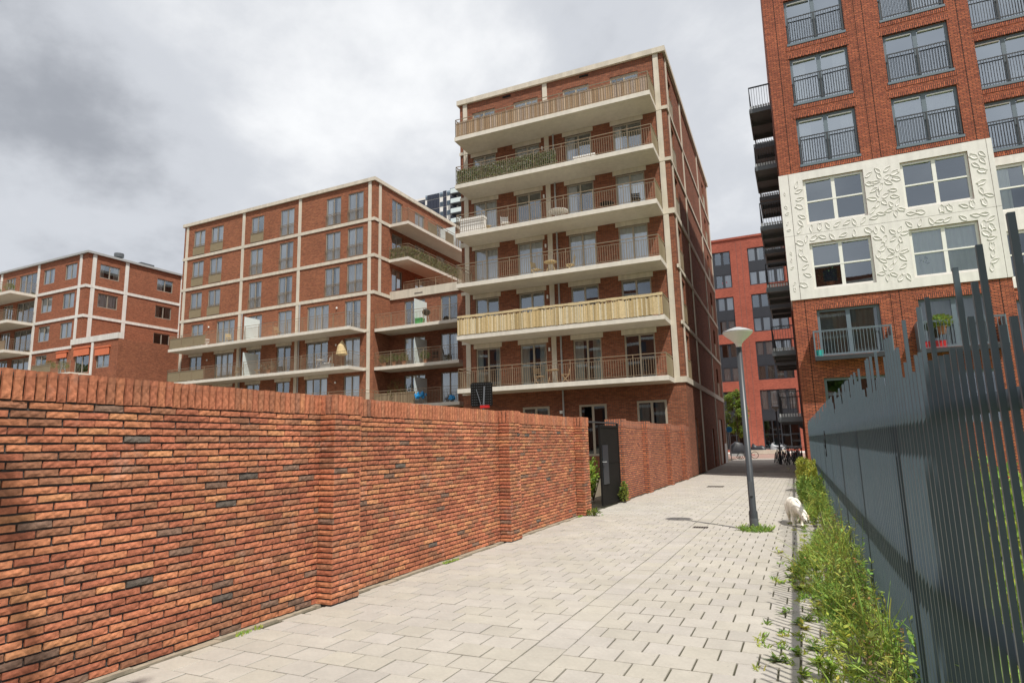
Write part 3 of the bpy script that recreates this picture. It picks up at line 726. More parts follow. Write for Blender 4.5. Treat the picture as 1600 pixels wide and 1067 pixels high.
for l in LB[1:]:
    p = MB(); p.fb(F, -7.6, 0, -.07, .02, l-.13, l+.13); B(p, 'belt_course', 'lgrey_conc', Bd); p = MB(); p.fb(SD, -.07, BDp, -.07, .02, l-.13, l+.13); B(p, 'belt_course', 'lgrey_conc', Bd); p = MB(); p.fb(F, BW, -14, -.07, .02, l-.13, l+.13); B(p, 'belt_course', 'lgrey_conc', Bd)
for a, b, c, d in bh+bh0: window(Bd, F, a, b, c, d, 2, 1, 'frame_taupe', curt=1, cm='curtain')
for a, b, c, d in bl_: window(Bd, F, a, b, c, d, 3, 1, 'frame_taupe', curt=.4)
for a, b, c, d in bs: window(Bd, SD, a, b, c, d, 2, 1, 'frame_taupe', curt=.4)
for l in LB:
    p = MB(); p.fb(F, -15.5, -7.7, -2.2, 0, l-.16, l+.1); bal = B(p, 'balcony', 'slab', Bd)
    railing(bal, [((-15.4, -2.15), (-7.75, -2.15)), ((-7.75, -2.15), (-7.75, -.05))], l+.1, 1.05, .14)
    if l != LB[2]:
        p = MB(); p.fb(F, -15.4, -9.8, -2.12, -2.1, l+.15, l+1.0); B(p, 'infill_panel', 'rail_panel', bal)
    if l == LB[1]: slats(bal, F, -12, -7.8, -2.08, l+.12, l+1.0, .14, [(.42, .30, .2), (.36, .26, .17)], 'wood_screen')
# wing with awnings
p = MB(); hl = [(3.4, 5.2, 9.0, 10.7), (.35, 2.4, 8.75, 10.9)]
wallholes(p, FRONT(-.6), -.3, 6.3, 0, 11.35, hl); p.face([(6.3, -.6, 0), (6.3, 9.6, 0), (6.3, 9.6, 11.35), (6.3, -.6, 11.35)]); p.face([(-.3, -.6, 11.35), (6.3, -.6, 11.35), (6.3, 9.6, 11.35), (-.3, 9.6, 11.35)]); p.face([(-.3, -.6, 0), (-.3, -.6, 11.35), (-.3, 0, 11.35), (-.3, 0, 0)])
B(p, 'wing', 'bb', Bd)
rm = MB()
for h in hl: roombox(rm, FRONT(-.6), *h)
B(rm, 'interior', 'room', Bd)
p = MB(); p.box(-.35, 6.3, -.68, -.3, 11.35, 11.85); B(p, 'parapet', 'lgrey_conc', Bd)
p = MB(); p.fb(FRONT(-.6), 2.65, 2.95, -.05, .02, 0, 11.34); B(p, 'pilaster', 'lgrey_conc', Bd)
for k, (a, b, c, d) in enumerate(hl):
    w = window(Bd, FRONT(-.6), a, b, c, d, 2, 1, 'frame_taupe', curt=.8)
    p = MB(); p.fb(FRONT(-.6), a-.05, b+.05, -.12, -.07, d-.62, d+.02); p.fb(FRONT(-.6), a-.1, b+.1, -.16, 0, d+.02, d+.14); B(p, 'awning', 'orange_cloth', w)
p = MB(); p.box(-3.2, 2.6, -2.2, -.6, 8.4, 8.62); bal = B(p, 'balcony', 'slab', Bd); railing(bal, [((-3.1, -2.15), (2.55, -2.15))], 8.62, 1.0, .14)
p = MB(); p.box(-3.1, -.4, -2.12, -2.1, 8.66, 9.55); B(p, 'infill_panel', 'rail_panel', bal)
p = MB(); p.box(-3.3, -1.8, -.16, -.1, 10.45, 10.95); p.box(-3.35, -1.75, -.2, 0, 10.95, 11.05); B(p, 'awning', 'orange_cloth', Bd)
p = MB(); p.lathe([(.0, .75), (.42, .75), (.42, .4), (.3, .35), (.3, 0)], (-.9, 3.3, BRT+.2), 12); B(p, 'roof_vent', 'steel', Bd)
p = MB(); p.box(-1.6, -.4, 5.2, 6.6, BRT+.2, BRT+.55); B(p, 'roof_hatch', 'steel', Bd)

# ------------------------------------------------------------------ right apartment building (C)
Cb = empty('apartment_building', (-.04, 27.5, 0), math.radians(.6), label='tall red brick block at the right with slate grey windows and a white relief band', cat='building')
CW, CT, CD = 7.3, 25.3, 16.0
c1 = [(.85, 3.06), (4.33, 6.55)]; RB = 2.2
rows = [12.9, 15.66, 18.43, 21.2]
ch = [(a, b, z-.08, z+2.04) for z in rows for a, b in c1]+[(a, b, 4.78, 6.66) for a, b in c1]+[(a, b, 2.0, 3.9) for a, b in c1]
whh = [(a, b, z, z+1.92) for z in (10.25, 7.5) for a, b in c1]
FR2 = FRONT(RB); c3 = [(7.75, 10.0), (11.2, 13.4)]
ch3 = [(a, b, z-.08, z+2.04) for z in rows for a, b in c3]+[(a, b, 4.78, 6.66) for a, b in c3]; wh3 = [(a, b, z, z+1.92) for z in (10.25, 7.5) for a, b in c3]
mb = MB(); wallholes(mb, F, 0, CW, 0, CT, ch+whh, rev=.2); wallholes(mb, FR2, CW, 16, 0, CT, ch3+wh3, rev=.2)
mb.face([(CW, 0, 0), (CW, RB, 0), (CW, RB, CT), (CW, 0, CT)]); mb.face([(0, 0, 0), (0, CD, 0), (0, CD, CT), (0, 0, CT)][::-1])
mb.face([(0, 0, CT), (CW, 0, CT), (CW, CD, CT), (0, CD, CT)]); mb.face([(CW, RB, CT), (16, RB, CT), (16, CD, CT), (CW, CD, CT)]); mb.face([(0, CD, 0), (16, CD, 0), (16, CD, CT), (0, CD, CT)][::-1]); mb.face([(16, RB, 0), (16, CD, 0), (16, CD, CT), (16, RB, CT)])
B(mb, 'wall', 'cb', Cb)
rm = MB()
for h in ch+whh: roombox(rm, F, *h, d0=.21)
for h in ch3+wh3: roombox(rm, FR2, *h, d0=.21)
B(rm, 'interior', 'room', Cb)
def shaft(P, a, b, z, first=True):
    w = window(Cb, P, a, b, z-.08, z+2.04, 2, 1, 'frame_blue', .1, .1, curt=.7, full=.25, mull=.15, glass='glass_sky')
    p = MB(); p.fb(P, a-.02, b+.02, -.03, .1, z-.14, z-.04); B(p, 'sill', 'frame_blue', w)
    p = MB()
    p.fb(P, a+.06, b-.06, -.03, .0, z+1.13, z+1.17); p.fb(P, a+.06, b-.06, -.03, .0, z+.04, z+.08)
    for u in (a+.06, (a+b)/2-.03, b-.1): p.fb(P, u, u+.05, -.032, .01, z-.02, z+1.15)
    r_ = B(p, 'railing', 'rail_dark', w); p = MB(); n = 22
    for i in range(1, n): p.fb(P, a+.06+(b-a-.12)*i/n-.008, a+.06+(b-a-.12)*i/n+.008, -.026, -.006, z+.06, z+1.14)
    B(p, 'balusters', 'rail_dark', r_, kind='stuff')
    for k in range(2):
        c0 = a+.12+k*((b-a)/2); p = MB(); p.fb(P, c0, c0+(b-a)/2-.24, .06, .12, z+1.86, z+1.9); B(p, 'vent_grille', 'white', w)
def soldier(P, a, b, z0, z1):
    p = MB(); p.fb(P, a-.1, b+.1, -.012, .05, z0, z1); B(p, 'soldier_course', 'cb_sold', Cb)
for P, cs_ in ((F, c1), (FR2, c3)):
    for a, b in cs_:
        for z in rows: shaft(P, a, b, z); soldier(P, a, b, z+2.04, z+2.25); soldier(P, a, b, z-.34, z-.14)
        w = window(Cb, P, a, b, 4.78, 6.66, 2, 1, 'frame_blue', .1, .1, glass='glass_dark', curt=1, cm='curtain3', mull=.15); soldier(P, a, b, 6.66, 6.87)
        for z in (10.25, 7.5):
            w = window(Cb, P, a, b, z, z+1.92, 2, 2, 'frame_white', .1, .05, glass='glass', curt=.55 if z > 9 else .15, cm='curtain2', split=.5, mull=.13)
            for k in range(2):
                c0 = a+.12+k*((b-a)/2); p = MB(); p.fb(P, c0, c0+(b-a)/2-.24, .02, .08, z+1.8, z+1.84); B(p, 'vent_grille', 'white', w)
for a, b in c1: window(Cb, F, a, b, 2.0, 3.9, 2, 1, 'frame_blue', .1, .1, curt=.5)
# thin vertical brick joints
for u in (.45, 3.45, 3.75, 6.9):
    for z0, z1 in ((.1, 7.1), (12.55, CT)):
        p = MB(); p.fb(F, u, u+.018, -.004, .01, z0, z1); B(p, 'expansion_joint', 'black', Cb)
# white concrete band, in panels with open seams
ZW = [7.13, 9.83, 12.52]; UW = [-.045, .33, 7.16, CW+.04]
for zi in range(2):
    for ui in range(3):
        p = MB(); a, b = UW[ui]+(.008 if ui else 0), UW[ui+1]-.008
        z0, z1 = ZW[zi]+.006, ZW[zi+1]-.006
        hs = [h for h in whh if h[0] > a and h[1] < b and h[2] > z0 and h[3] < z1]
        PF = FRONT(-.045); wallholes(p, PF, a, b, z0, z1, hs, rev=.06)
        p.face([PF(a, 0, z1), PF(b, 0, z1), PF(b, .06, z1), PF(a, .06, z1)]); p.face([PF(a, 0, z0), PF(b, 0, z0), PF(b, .06, z0), PF(a, .06, z0)][::-1]); p.face([PF(a, 0, z0), PF(a, 0, z1), PF(a, .06, z1), PF(a, .06, z0)]); p.face([PF(b, 0, z0), PF(b, .06, z0), PF(b, .06, z1), PF(b, 0, z1)])
        B(p, 'concrete_panel', 'white_conc', Cb)
p = MB(); p.box(-.03, 0, .0, 2.2, ZW[0], ZW[2]); B(p, 'concrete_panel', 'white_conc', Cb)
p = MB(); p.box(CW, CW+.03, .0, RB-.05, ZW[0], ZW[2]); B(p, 'concrete_panel', 'white_conc', Cb)
p = MB(); PF = FRONT(RB-.045); wallholes(p, PF, CW+.03, 16, ZW[0], ZW[2], wh3, rev=.06); B(p, 'concrete_panel', 'white_conc', Cb)
def leafshape(mb, cx, cz, L, wd, ang, tul=False):
    """one pointed leaf in the x-z plane: sharp rim proud of the panel, hollow floor, raised midrib"""
    n = 7; up_s = []; 
    for i in range(n+1):
        l = i/n; w = wd*math.sin(math.pi*min(1, l**.75))*(1.0 if not tul else (.75+.5*l)); up_s.append((l*L, w))
    if tul: up_s[-1] = (L*.86, wd*.12); up_s[-2] = (L*1.0, wd*.72)
    pts = [(x, -w) for x, w in up_s]+[(x, w) for x, w in up_s[-2:0:-1]]
    ca, sa = math.cos(ang), math.sin(ang)
    def T(p, k, y):
        x, w = L*.5+(p[0]-L*.5)*(1-(1-k)*.5), p[1]*k; return (cx+x*ca-w*sa, y, cz+x*sa+w*ca)
    m_ = len(pts)
    for k0, y0, k1, y1 in ((1.0, 0, .94, -.022), (.94, -.022, .45, -.004)):
        for i in range(m_):
            j = (i+1) % m_; mb.face([T(pts[i], k0, y0), T(pts[j], k0, y0), T(pts[j], k1, y1), T(pts[i], k1, y1)])
    mb.face([T(q, .45, -.004) for q in pts])
    r0, r1, r2_ = T((L*.08, 0), 1, -.003), T((L*.8, 0), 1, -.003), T((L*.4, 0), 1, -.012)
    for s_ in (-1, 1): mb.face([r0, T((L*.4, s_*wd*.16), 1, -.003), r1, r2_])
CL = []
for v in range(6):
    mb = MB(); rr_ = random.Random(40+v)
    if v < 4:
        n = 5+v % 2; a0 = rr_.random()*6
        mb.face([(.115*math.cos(k*.628), -.006, .115*math.sin(k*.628)) for k in range(10)])
        for k in range(n): leafshape(mb, .08*math.cos(a0+k*6.283/n), .08*math.sin(a0+k*6.283/n), rr_.uniform(.27, .38), rr_.uniform(.06, .085), a0+k*6.283/n+rr_.uniform(-.2, .2), k == 0)
    else: leafshape(mb, -.16, 0, .33, .07 if v == 5 else .10, 0, v == 4)
    CL.append(mb.mesh('leaf_relief', 'white_conc'))
placed = []
def okpos(u, z, r):
    if not (.38+r*.8 < u < 7.12-r*.8 or (.13 < u < .16 and r < .2)): return False
    if not any(a+.1+r*.7 < z < b-.06-r*.7 for a, b in ((7.35, 9.80), (9.84, 12.2))): return False
    for h in whh:
        if h[0]-.04-r*.8 < u < h[1]+.04+r*.8 and h[2]-.06-r*.8 < z < h[3]+.04+r*.8: return False
    return all(math.hypot(u-a, z-b) > (r+c)*.86 for a, b, c in placed)
for r, vs, tries in ((.37, (0, 1, 2, 3), 6000), (.145, (4, 5, 5), 12000)):
    for k in range(tries):
        u, z = R.uniform(0, 7.2), R.uniform(7.2, 12.3)
        if okpos(u, z, r):
            placed.append((u, z, r)); o = obj('leaf_relief', CL[R.choice(vs)], Cb); o.location = (u, -.045, z); o.rotation_euler = (0, R.uniform(0, 6.28), 0); o.scale = (1, 1, 1) if u > .3 else (.5, .8, .5)
# small front balconies
for k, (a, b) in enumerate(c1):
    z = 4.6; p = MB(); p.fb(F, a-.22, b+.22, -.62, -.02, z, z+.05); p.fb(F, a-.22, b+.22, -.64, -.6, z-.06, z+.1)
    bal = B(p, 'balcony', 'rail_dark', Cb)
    p = MB()
    for i in range(24): p.fb(F, a-.18+i*.112, a-.18+i*.112+.06, -.6, -.04, z+.05, z+.075)
    B(p, 'grating', 'steel_light', bal, kind='stuff')
    p = MB(); p.fb(F, a-.23, a-.2, -.63, -.02, z, z+1.12); B(p, 'side_panel', 'frame_blue', bal); p = MB(); p.fb(F, b+.2, b+.23, -.63, -.02, z, z+1.12); B(p, 'side_panel', 'frame_blue', bal)
    railing(bal, [((a-.2, -.61), (b+.2, -.61))], z+.05, 1.05, .11, 'frame_blue', .04)
# balconies stacked on the street side
for i, z in enumerate([2.4, 5.15, 7.9, 10.65, 13.4, 16.15]):
    for y0 in (.75, 4.6):
        p = MB(); p.box(-.95, -.04, y0, y0+2.85, z, z+.07)
        for k in (0, 1.35, 2.75): p.box(-.94, -.04, y0+k, y0+k+.1, z-.13, z)
        p.box(-.96, -.9, y0, y0+2.85, z-.10, z)
        bal = B(p, 'balcony', 'steel', Cb)
        railing(bal, [((-.05, y0+.05), (-.9, y0+.05)), ((-.9, y0+.05), (-.9, y0+2.8)), ], z+.07, 1.05, .10, 'rail_dark', .04)
        p = MB()
        for k in range(8): p.box(-.9+k*.105, -.83+k*.105, y0+.012, y0+.027, z-.06, z+.2)
        B(p, 'edge_slats', 'steel_light', bal, kind='stuff')

# ------------------------------------------------------------------ red building at the end of the street (D)
D = empty('apartment_building', (0, 80, 0), 0, label='bright red brick building closing the end of the street with dark window bays', cat='building')
DT = 26.3
bays = [(-4.6, -.65, 4), (-10.6, -6.65, 4), (1.4, 5.3, 4), (-16.6, -12.6, 4)]
zb = [(20.2, 24.9), (14.4, 19.05), (8.55, 13.2), (.4, 7.35)]
dhh = [(a, b, c, d) for a, b, n in bays for c, d in zb]
mb = MB(); wallholes(mb, F, -22, 14, 0, DT, dhh, rev=.25); mb.face([(-22, 0, DT), (14, 0, DT), (14, 14, DT), (-22, 14, DT)]); mb.face([(14, 0, 0), (14, 14, 0), (14, 14, DT), (14, 0, DT)]); mb.face([(-22, 14, 0), (14, 14, 0), (14, 14, DT), (-22, 14, DT)][::-1]); mb.face([(-22, 0, 0), (-22, 14, 0), (-22, 14, DT), (-22, 0, DT)][::-1])
B(mb, 'wall', 'db', D)
p = MB(); p.box(-22.1, 14.1, -.12, .3, DT, DT+.25); B(p, 'cornice', 'db', D)
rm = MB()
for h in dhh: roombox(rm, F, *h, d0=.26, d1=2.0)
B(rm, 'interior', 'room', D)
for a, b, n in bays:
    for c, d in zb:
        if c < 1: ms = [(c, c+3.4, 'glass_dark'), (4.9, d, 'glass')]
        else: ms = [(c, c+1.75, 'glass'), (d-1.75, d, 'glass')]
        for z0, z1, gl in ms: window(D, F, a, b, z0, z1, n, 1 if c > 1 or z0 > 3 else 2, 'frame_dark', .12, .12, glass=gl, curt=.8 if c > 1 else .2, mull=.3 if c > 1 or z0 > 3 else .1)
        p = MB(); p.fb(F, a, b, .1, .2, ms[0][1], ms[1][0]); 
        for k in range(1, n): p.fb(F, a+(b-a)*k/n-.02, a+(b-a)*k/n+.02, .085, .1, ms[0][1], ms[1][0])
        B(p, 'spandrel_panel', 'frame_dark', D)
for u in (-5.9, -5.3):
    p = MB(); p.fb(F, u, u+.03, -.005, .01, .1, DT-.5); B(p, 'expansion_joint', 'iron', D)
p = MB(); p.box(-8.2, -5.6, 3, 7, DT+.1, DT+.75); B(p, 'roof_hatch', 'steel', D)

# ------------------------------------------------------------------ building across the street behind the viewpoint (mirrored in the windows)
E_ = empty('apartment_building', (-24, -36, 0), 0, label='brick apartment block behind the viewpoint with pale bands', cat='building')
FB = lambda u, d, z: (-u, -d, z)
eh = [(u, u+1.6, z+.9, z+2.5) for z in [k*2.9 for k in range(8)] for u in [-33+k*3.3 for k in range(20)]]
mb = MB(); wallholes(mb, FB, -35, 35, 0, 24, eh); mb.face([(-35, 0, 24), (35, 0, 24), (35, -12, 24), (-35, -12, 24)]); mb.face([(-35, -12, 0), (35, -12, 0), (35, -12, 24), (-35, -12, 24)])
B(mb, 'wall', 'mid', E_)
for z in [k*2.9 for k in range(1, 9)]:
    p = MB(); p.fb(FB, -35, 35, -.08, .02, z-.15, z+.25); B(p, 'belt_course', 'lgrey_conc', E_)
p = MB()
for a, b, c, d in eh: p.fb(FB, a, b, .12, .16, c, d)
B(p, 'panes', 'solar', E_, kind='stuff')

# ------------------------------------------------------------------ distant tower
T = empty('tower_block', (-93, 150, 0), 0, label='distant tower with dark panels and white cladding above the rooftops', cat='building')
mb = MB(); mb.box(-10, 7.2, 0, 16, 0, 75.2); B(mb, 'wall', 'white_conc', T)
for i, (a, b, t) in enumerate(((-8.6, -3.6, 74.5), (-2.9, 1.4, 75.6), (2.6, 3.8, 75.9), (5.0, 7.2, 76.2))):
    z = 50
    while z < 75:
        n = max(1, round((b-a)/1.1))
        for k in range(n):
            p = MB(); u = a+(b-a)*k/n; p.box(u+.04, u+(b-a)/n-.04, -.15, -.02, z+.1, min(z+2.9, t)); B(p, 'panel', 'solar', T)
        z += 3.0
for z in range(50, 75, 3):
    for a, b in ((1.5, 2.5), (3.9, 4.9), (-3.5, -3.0)):
        p = MB(); p.box(a, b, -.08, -.01, z+.3, z+1.7); B(p, 'window', 'glass_dark', T)
for z in range(53, 76, 3):
    p = MB(); p.box(7.2, 11, -.2, 4, z-.3, z); p.box(6.0, 11, -1.6, -.2, z-.3, z); o = B(p, 'balcony', 'steel', T)
    p = MB(); p.box(6.0, 11, -1.6, -1.55, z, z+1.3); B(p, 'railing', 'glass_frost', o)

# ------------------------------------------------------------------ fence
FX0, FS = .60, -.0185
fx = lambda y: FX0+FS*y
fen = empty('steel_fence', (fx(1.2), 1.2, 0), label='slate grey steel bar fence with uneven bar heights along the right side of the path', cat='fence')
bm_ = MB(); bm_.box(-.0086, .0086, -.0075, .0075, 0, 1); barm = bm_.mesh('fence_bar', 'fence')
fo = fen.location
y = 1.35; i = 0
while y < 27.2:
    h = R.choices((1.90, 1.965, 2.07, 2.165), (2.2, 2, 2, 3))[0]+R.uniform(-.008, .008)+.03*min(1, y/12)
    sx_ = -.03
    if abs(y-2.22) < .045: h = 2.165; sx_ = -.03
    o = obj('fence_bar', barm, fen); o.location = (fx(y)-fo.x+sx_, y-fo.y, .03); o.scale = (1, 1, h-.03); o.rotation_euler = (0, 0, R.uniform(-.03, .03))
    y += .102; i += 1
for z, r in ((1.70, .034), (.88, .034)):
    p = MB(); p.tube((fx(1.2)-fo.x+.022, 0, z), (fx(27.3)-fo.x+.022, 26.1, z), r, n=10); B(p, 'rail', 'fence', fen, smooth=True)
for k in range(11):
    yy = 1.9+k*2.5; p = MB(); p.box(fx(yy)-fo.x-.008, fx(yy)-fo.x+.052, yy-fo.y-.03, yy-fo.y+.03, -.05, 1.665); B(p, 'post', 'fence', fen)
p = MB(); z = 2.05; q = Vector((-.02, 13.2, 1.62))
pts = [Vector((fx(13.5)-fo.x-.03, 12.3+.012*k, 1.72-.06*k+.0)) + Vector((R.uniform(-.015, .01), R.uniform(-.03, .03), 0)) for k in range(9)]
p.path(pts, [.01, .03, .02, .035, .025, .03, .02, .035, .015], 5)
o = B(p, 'torn_plastic_strip', 'black', label='torn black plastic strip hanging on the fence bars', cat='litter'); o.location = fo

# ------------------------------------------------------------------ street lamps
def lamp(x, y, label, rz=0):
    e_ = empty('street_lamp', (x, y, 0), rz, label=label, cat='street lamp', group='post top lamps on the path')
    p = MB(); p.lathe([(.075, 0), (.075, .32), (.06, .35), (.05, 3.30), (.0, 3.30)], n=16); B(p, 'post', 'lamp_post', e_, smooth=True)
    p = MB(); p.lathe([(.078, 0), (.078, .2), (.0755, .21)], n=16); B(p, 'sleeve', 'steel', e_, smooth=True)
    p = MB(); p.lathe([(.045, 3.30), (.06, 3.36), (.09, 3.40), (.255, 3.545), (.268, 3.575)], n=28); B(p, 'diffuser', 'lampwhite', e_, smooth=True)
    p = MB(); p.lathe([(.268, 3.575), (.273, 3.585), (.268, 3.595), (.17, 3.64), (.06, 3.675), (0, 3.68)], n=28); B(p, 'cover', 'steel_light', e_, smooth=True)
    p = MB(); p.box(-.03, .03, -.075, -.055, .6, .85); B(p, 'hatch', 'steel', e_)
    return e_
lamp(-1.0, 12.26, 'near grey lamp post with white inverted cone head on the paved path')
lamp(-1.62, 43, 'far small lamp post standing behind the parked bicycles')

# ------------------------------------------------------------------ plants
def grass(mb, x, y, n, rad, h, base, lean=.5):
    for k in range(n):
        a = R.random()*6.28; r = rad*math.sqrt(R.random()); b = Vector((x+r*math.cos(a), y+r*math.sin(a), 0)); H = h*R.uniform(.4, 1.1)
        d = Vector((R.gauss(0, lean), R.gauss(0, lean), 1.3)).normalized(); mb.cur = gcol(base); s = d.cross(Vector((R.gauss(0, 1), R.gauss(0, 1), 0))).normalized()*.006
        m_ = b+d*H*.55; t_ = b+d*H+Vector((d.x, d.y, -.35))*H*.25
        i = [mb.vert(q) for q in (b-s, b+s, m_+s*.8, m_-s*.8, t_)]; mb.f.append([i[0], i[1], i[2], i[3]]); mb.m.append(0); mb.f.append([i[3], i[2], i[4]]); mb.m.append(0)
def weed(mb, x, y, h, nl, base, spread=.35, L=.07, wd=.014, stems=3):
    for s_ in range(stems):
        d = Vector((R.gauss(0, spread), R.gauss(0, spread), 1)).normalized(); H = h*R.uniform(.6, 1.05); b = Vector((x+R.gauss(0, .03), y+R.gauss(0, .03), 0)); mb.cur = gcol((.26, .30, .10))
        bend = Vector((R.gauss(0, .12), R.gauss(0, .12), 0))
        mb.tube(b, b+d*H*.5, .004, .003, 3, cap=False); mb.tube(b+d*H*.5, b+d*H+bend*H, .003, .0015, 3, cap=False)
        for k in range(nl):
            t = R.uniform(.12, 1.0); q = b+d*H*t+bend*H*max(0, t-.5)*2; a = R.random()*6.28
            dv = Vector((math.cos(a), math.sin(a), R.uniform(-.1, .8))); leafquad(mb, q, L*R.uniform(.6, 1.3)*(1.15-.5*t), wd*R.uniform(.7, 1.3), dv, (0, 0, 1), gcol(base, .3))
wm = MB(); GR = [(.33, .46, .085), (.26, .41, .08), (.43, .51, .10), (.48, .51, .12)]
y = 2.0
while y < 26.5:
    dens = 1 if y < 12 else .7
    for k in range(int((6.5+2.5*math.sin(y*2.1))*dens)+1):
        x0, x1 = -.06-.012*y+.14*math.sin(y*1.3), fx(y)-.04; x = R.uniform(x0, x1); u = (x-x0)/(x1-x0)
        yy = y+R.random()*.25; h = (.09+.66*u)*R.uniform(.5, 1.3)*(1+.3*math.sin(y*.9+1))
        if 11.5 < yy < 13.3 and x < .2: continue
        b = R.choice(GR)
        if y > 19: b = (.36, .38, .08)
        tt = R.random()
        if tt < .62: weed(wm, x, yy, h, 17, b, .3, R.uniform(.05, .11), R.uniform(.005, .011), 3)
        elif tt < .76: grass(wm, x, yy, 34, .13, h*1.15, b, .75)
        elif tt < .85: weed(wm, x, yy, h*1.05, 9, (.36, .22, .09), .3, .06, .012, 2)
        else: weed(wm, x, yy, h*.8, 14, b, .45, .11, .019, 2)
    y += .25
B(wm, 'weeds', 'leaf', kind='stuff', label='mixed green weeds and grass along the foot of the fence', cat='weeds')
es = MB(); es.face([(-.02, -2, -.012), (3.2, -2, -.012), (2.6, 27.5, -.012), (-.45, 27.5, -.012)]); B(es, 'planting_strip', 'earth', kind='structure')
jm = MB()
for k in range(110):
    yy = R.uniform(3, 14); x = R.choice([-.192, -.192, -.333, -.052, -.052, -.192, -.473])+R.uniform(-.02, .02)
    if R.random() < .8: grass(jm, x, yy, 14, .05, .055, R.choice(GR), 1.1)
    else: weed(jm, x, yy, .07, 9, R.choice(GR), 1.0, .06, .014, 3)
for x, yy in ((-.12, 4.7), (-.1, 5.6), (-.32, 5.2), (-.15, 6.4), (-.2, 7.6)): weed(jm, x, yy, .06, 10, (.2, .28, .07), 1.3, .08, .012, 3); grass(jm, x+.05, yy, 14, .06, .06, GR[0], 1.0)
for k in range(60): grass(jm, XW+.09+R.uniform(0, .04), R.choice([4.4, 7.9, 8.0, 13.6, 14.1])+R.uniform(-.15, .15), 4, .02, .05, GR[0], .8)
B(jm, 'joint_weeds', 'leaf', kind='stuff', label='tiny weeds growing in the paving joints', cat='weeds')
tm = MB()
grass(tm, -.98, 12.22, 420, .27, .14, (.22, .34, .07), .8)
for k in range(5): weed(tm, -.95+R.gauss(0, .15), 12.2+R.gauss(0, .08), .14, 10, GR[0], .6, .08, .012)
B(tm, 'grass_tuft', 'leaf', label='tuft of grass around the foot of the near lamp post', cat='grass')
def bush(name, x, y, z, rx, ry, rz, n, base, label, L=.08, wd=.022, grp=None, up=.4, cat='bush'):
    e_ = empty(name, (x, y, z), label=label, cat=cat, group=grp)
    p = MB()
    for k in range(9): d = Vector((R.gauss(0, .5)*rx, R.gauss(0, .5)*ry, rz*1.5)); p.tube((0, 0, -.02), d, .012, .004, 4)
    B(p, 'stems', 'bark', e_)
    p = MB(); lob = [(Vector((R.gauss(0, .45)*rx, R.gauss(0, .45)*ry, rz*R.uniform(.5, 1.5))), R.uniform(.35, .65)) for _ in range(9)]
    for k in range(n):
        c, s_ = R.choice(lob); v = rv(); v.normalize(); v *= R.uniform(.4, 1)**.5
        q = c+Vector((v.x*rx*s_, v.y*ry*s_, v.z*rz*s_)); q.z = max(.0, q.z)
        leafquad(p, q, L*R.uniform(.6, 1.3), wd, v+Vector((R.gauss(0, .5), R.gauss(0, .5), up)), v+Vector((0, 0, .6)), gcol(base, .35))
    B(p, 'foliage', 'leaf', e_, kind='stuff'); return e_
bush('yellow_bush', .0, 21.5, 0, .40, .7, .52, 5200, (.42, .44, .085), 'yellow green bush at the far end of the weed strip beside the fence', .09, .018)
bush('green_bush', .10, 17.2, 0, .32, .6, .38, 2600, (.24, .34, .07), 'leafy green bush by the fence just behind the white dog', .09, .02)
bush('garden_bush', -5.7, 17.6, 0, .35, .45, .6, 1100, (.26, .38, .06), 'bright green bush seen through the open gate', .1, .03)
bush('small_weed', -4.62, 17.0, 0, .1, .12, .28, 260, (.22, .27, .05), 'leafy weed growing at the hinge side of the gate', .09, .025)
bush('small_weed', -4.50, 13.85, 0, .12, .1, .07, 140, (.15, .22, .045), 'low weed at the foot of the last wall pillar before the gate', .07, .015)
# garden behind fence
gl_ = MB(); gl_.face([(.72, -1, -.006), (18, -1, -.006), (18, 27.4, -.006), (.2, 27.4, -.006)]); B(gl_, 'lawn', 'grassground', kind='structure')
for k, (x, y, s_, c, lb) in enumerate([(1.7, 4.5, .55, (.24, .35, .07), 'low green shrub behind the fence nearest the camera'), (1.9, 6.6, .7, (.36, .42, .08), 'yellowish shrub behind the fence'), (1.5, 9.2, .6, (.24, .35, .07), 'middle green shrub behind the fence'), (2.2, 12, .9, (.3, .4, .08), 'tall green shrub behind the fence'), (3.2, 7.5, .9, (.2, .31, .06), 'large green shrub farther into the garden behind the fence'), (1.6, 15.5, .7, (.26, .36, .07), 'farthest green shrub behind the fence')]):
    bush('garden_shrub', x, y, 0, s_, s_, s_*.75, 1500, c, lb, .13, .035, 'shrubs in the fenced garden')
gf = MB()
for k in range(2500): grass(gf, R.uniform(.8, 4), R.uniform(1.5, 20), 4, .1, .34, R.choice(GR))
B(gf, 'garden_grass', 'leaf', kind='stuff', label='long grass in the garden behind the fence', cat='grass')
def tree(x, y, H, cr, cz, n, base, label, L=.16, wd=.05, ch_=1.0, off=(0, 0)):
    e_ = empty('tree', (x, y, 0), label=label, cat='tree'); p = MB()
    p.path([(0, 0, -.05), (.03, .02, H*.3), (-.02, .0, H*.6), (.02, 0, H*.95)], [.07*H/6, .055*H/6, .035*H/6, .01], 8)
    for k in range(10):
        z = H*R.uniform(.35, .8); a = R.random()*6.28; d = Vector((math.cos(a)+off[0]*.6, math.sin(a)+off[1]*.6, .8))*cr*R.uniform(.5, .9); p.tube((0, 0, z), Vector((0, 0, z))+d, .02*H/6, .005, 5)
    B(p, 'trunk', 'bark', e_); p = MB()
    lob = []
    for _ in range(26):
        v = rv(); lob.append((Vector((off[0]+v.x*cr, off[1]+v.y*cr, cz+v.z*ch_)), cr*R.uniform(.22, .42)))
    for k in range(n):
        c, s_ = R.choice(lob); v = rv(); leafquad(p, c+v*s_, L*R.uniform(.6, 1.3), wd, v+Vector((R.gauss(0, .6), R.gauss(0, .6), -.2)), v+Vector((0, 0, .7)), gcol(base, .35))
    B(p, 'crown', 'leaf', e_, kind='stuff'); return e_
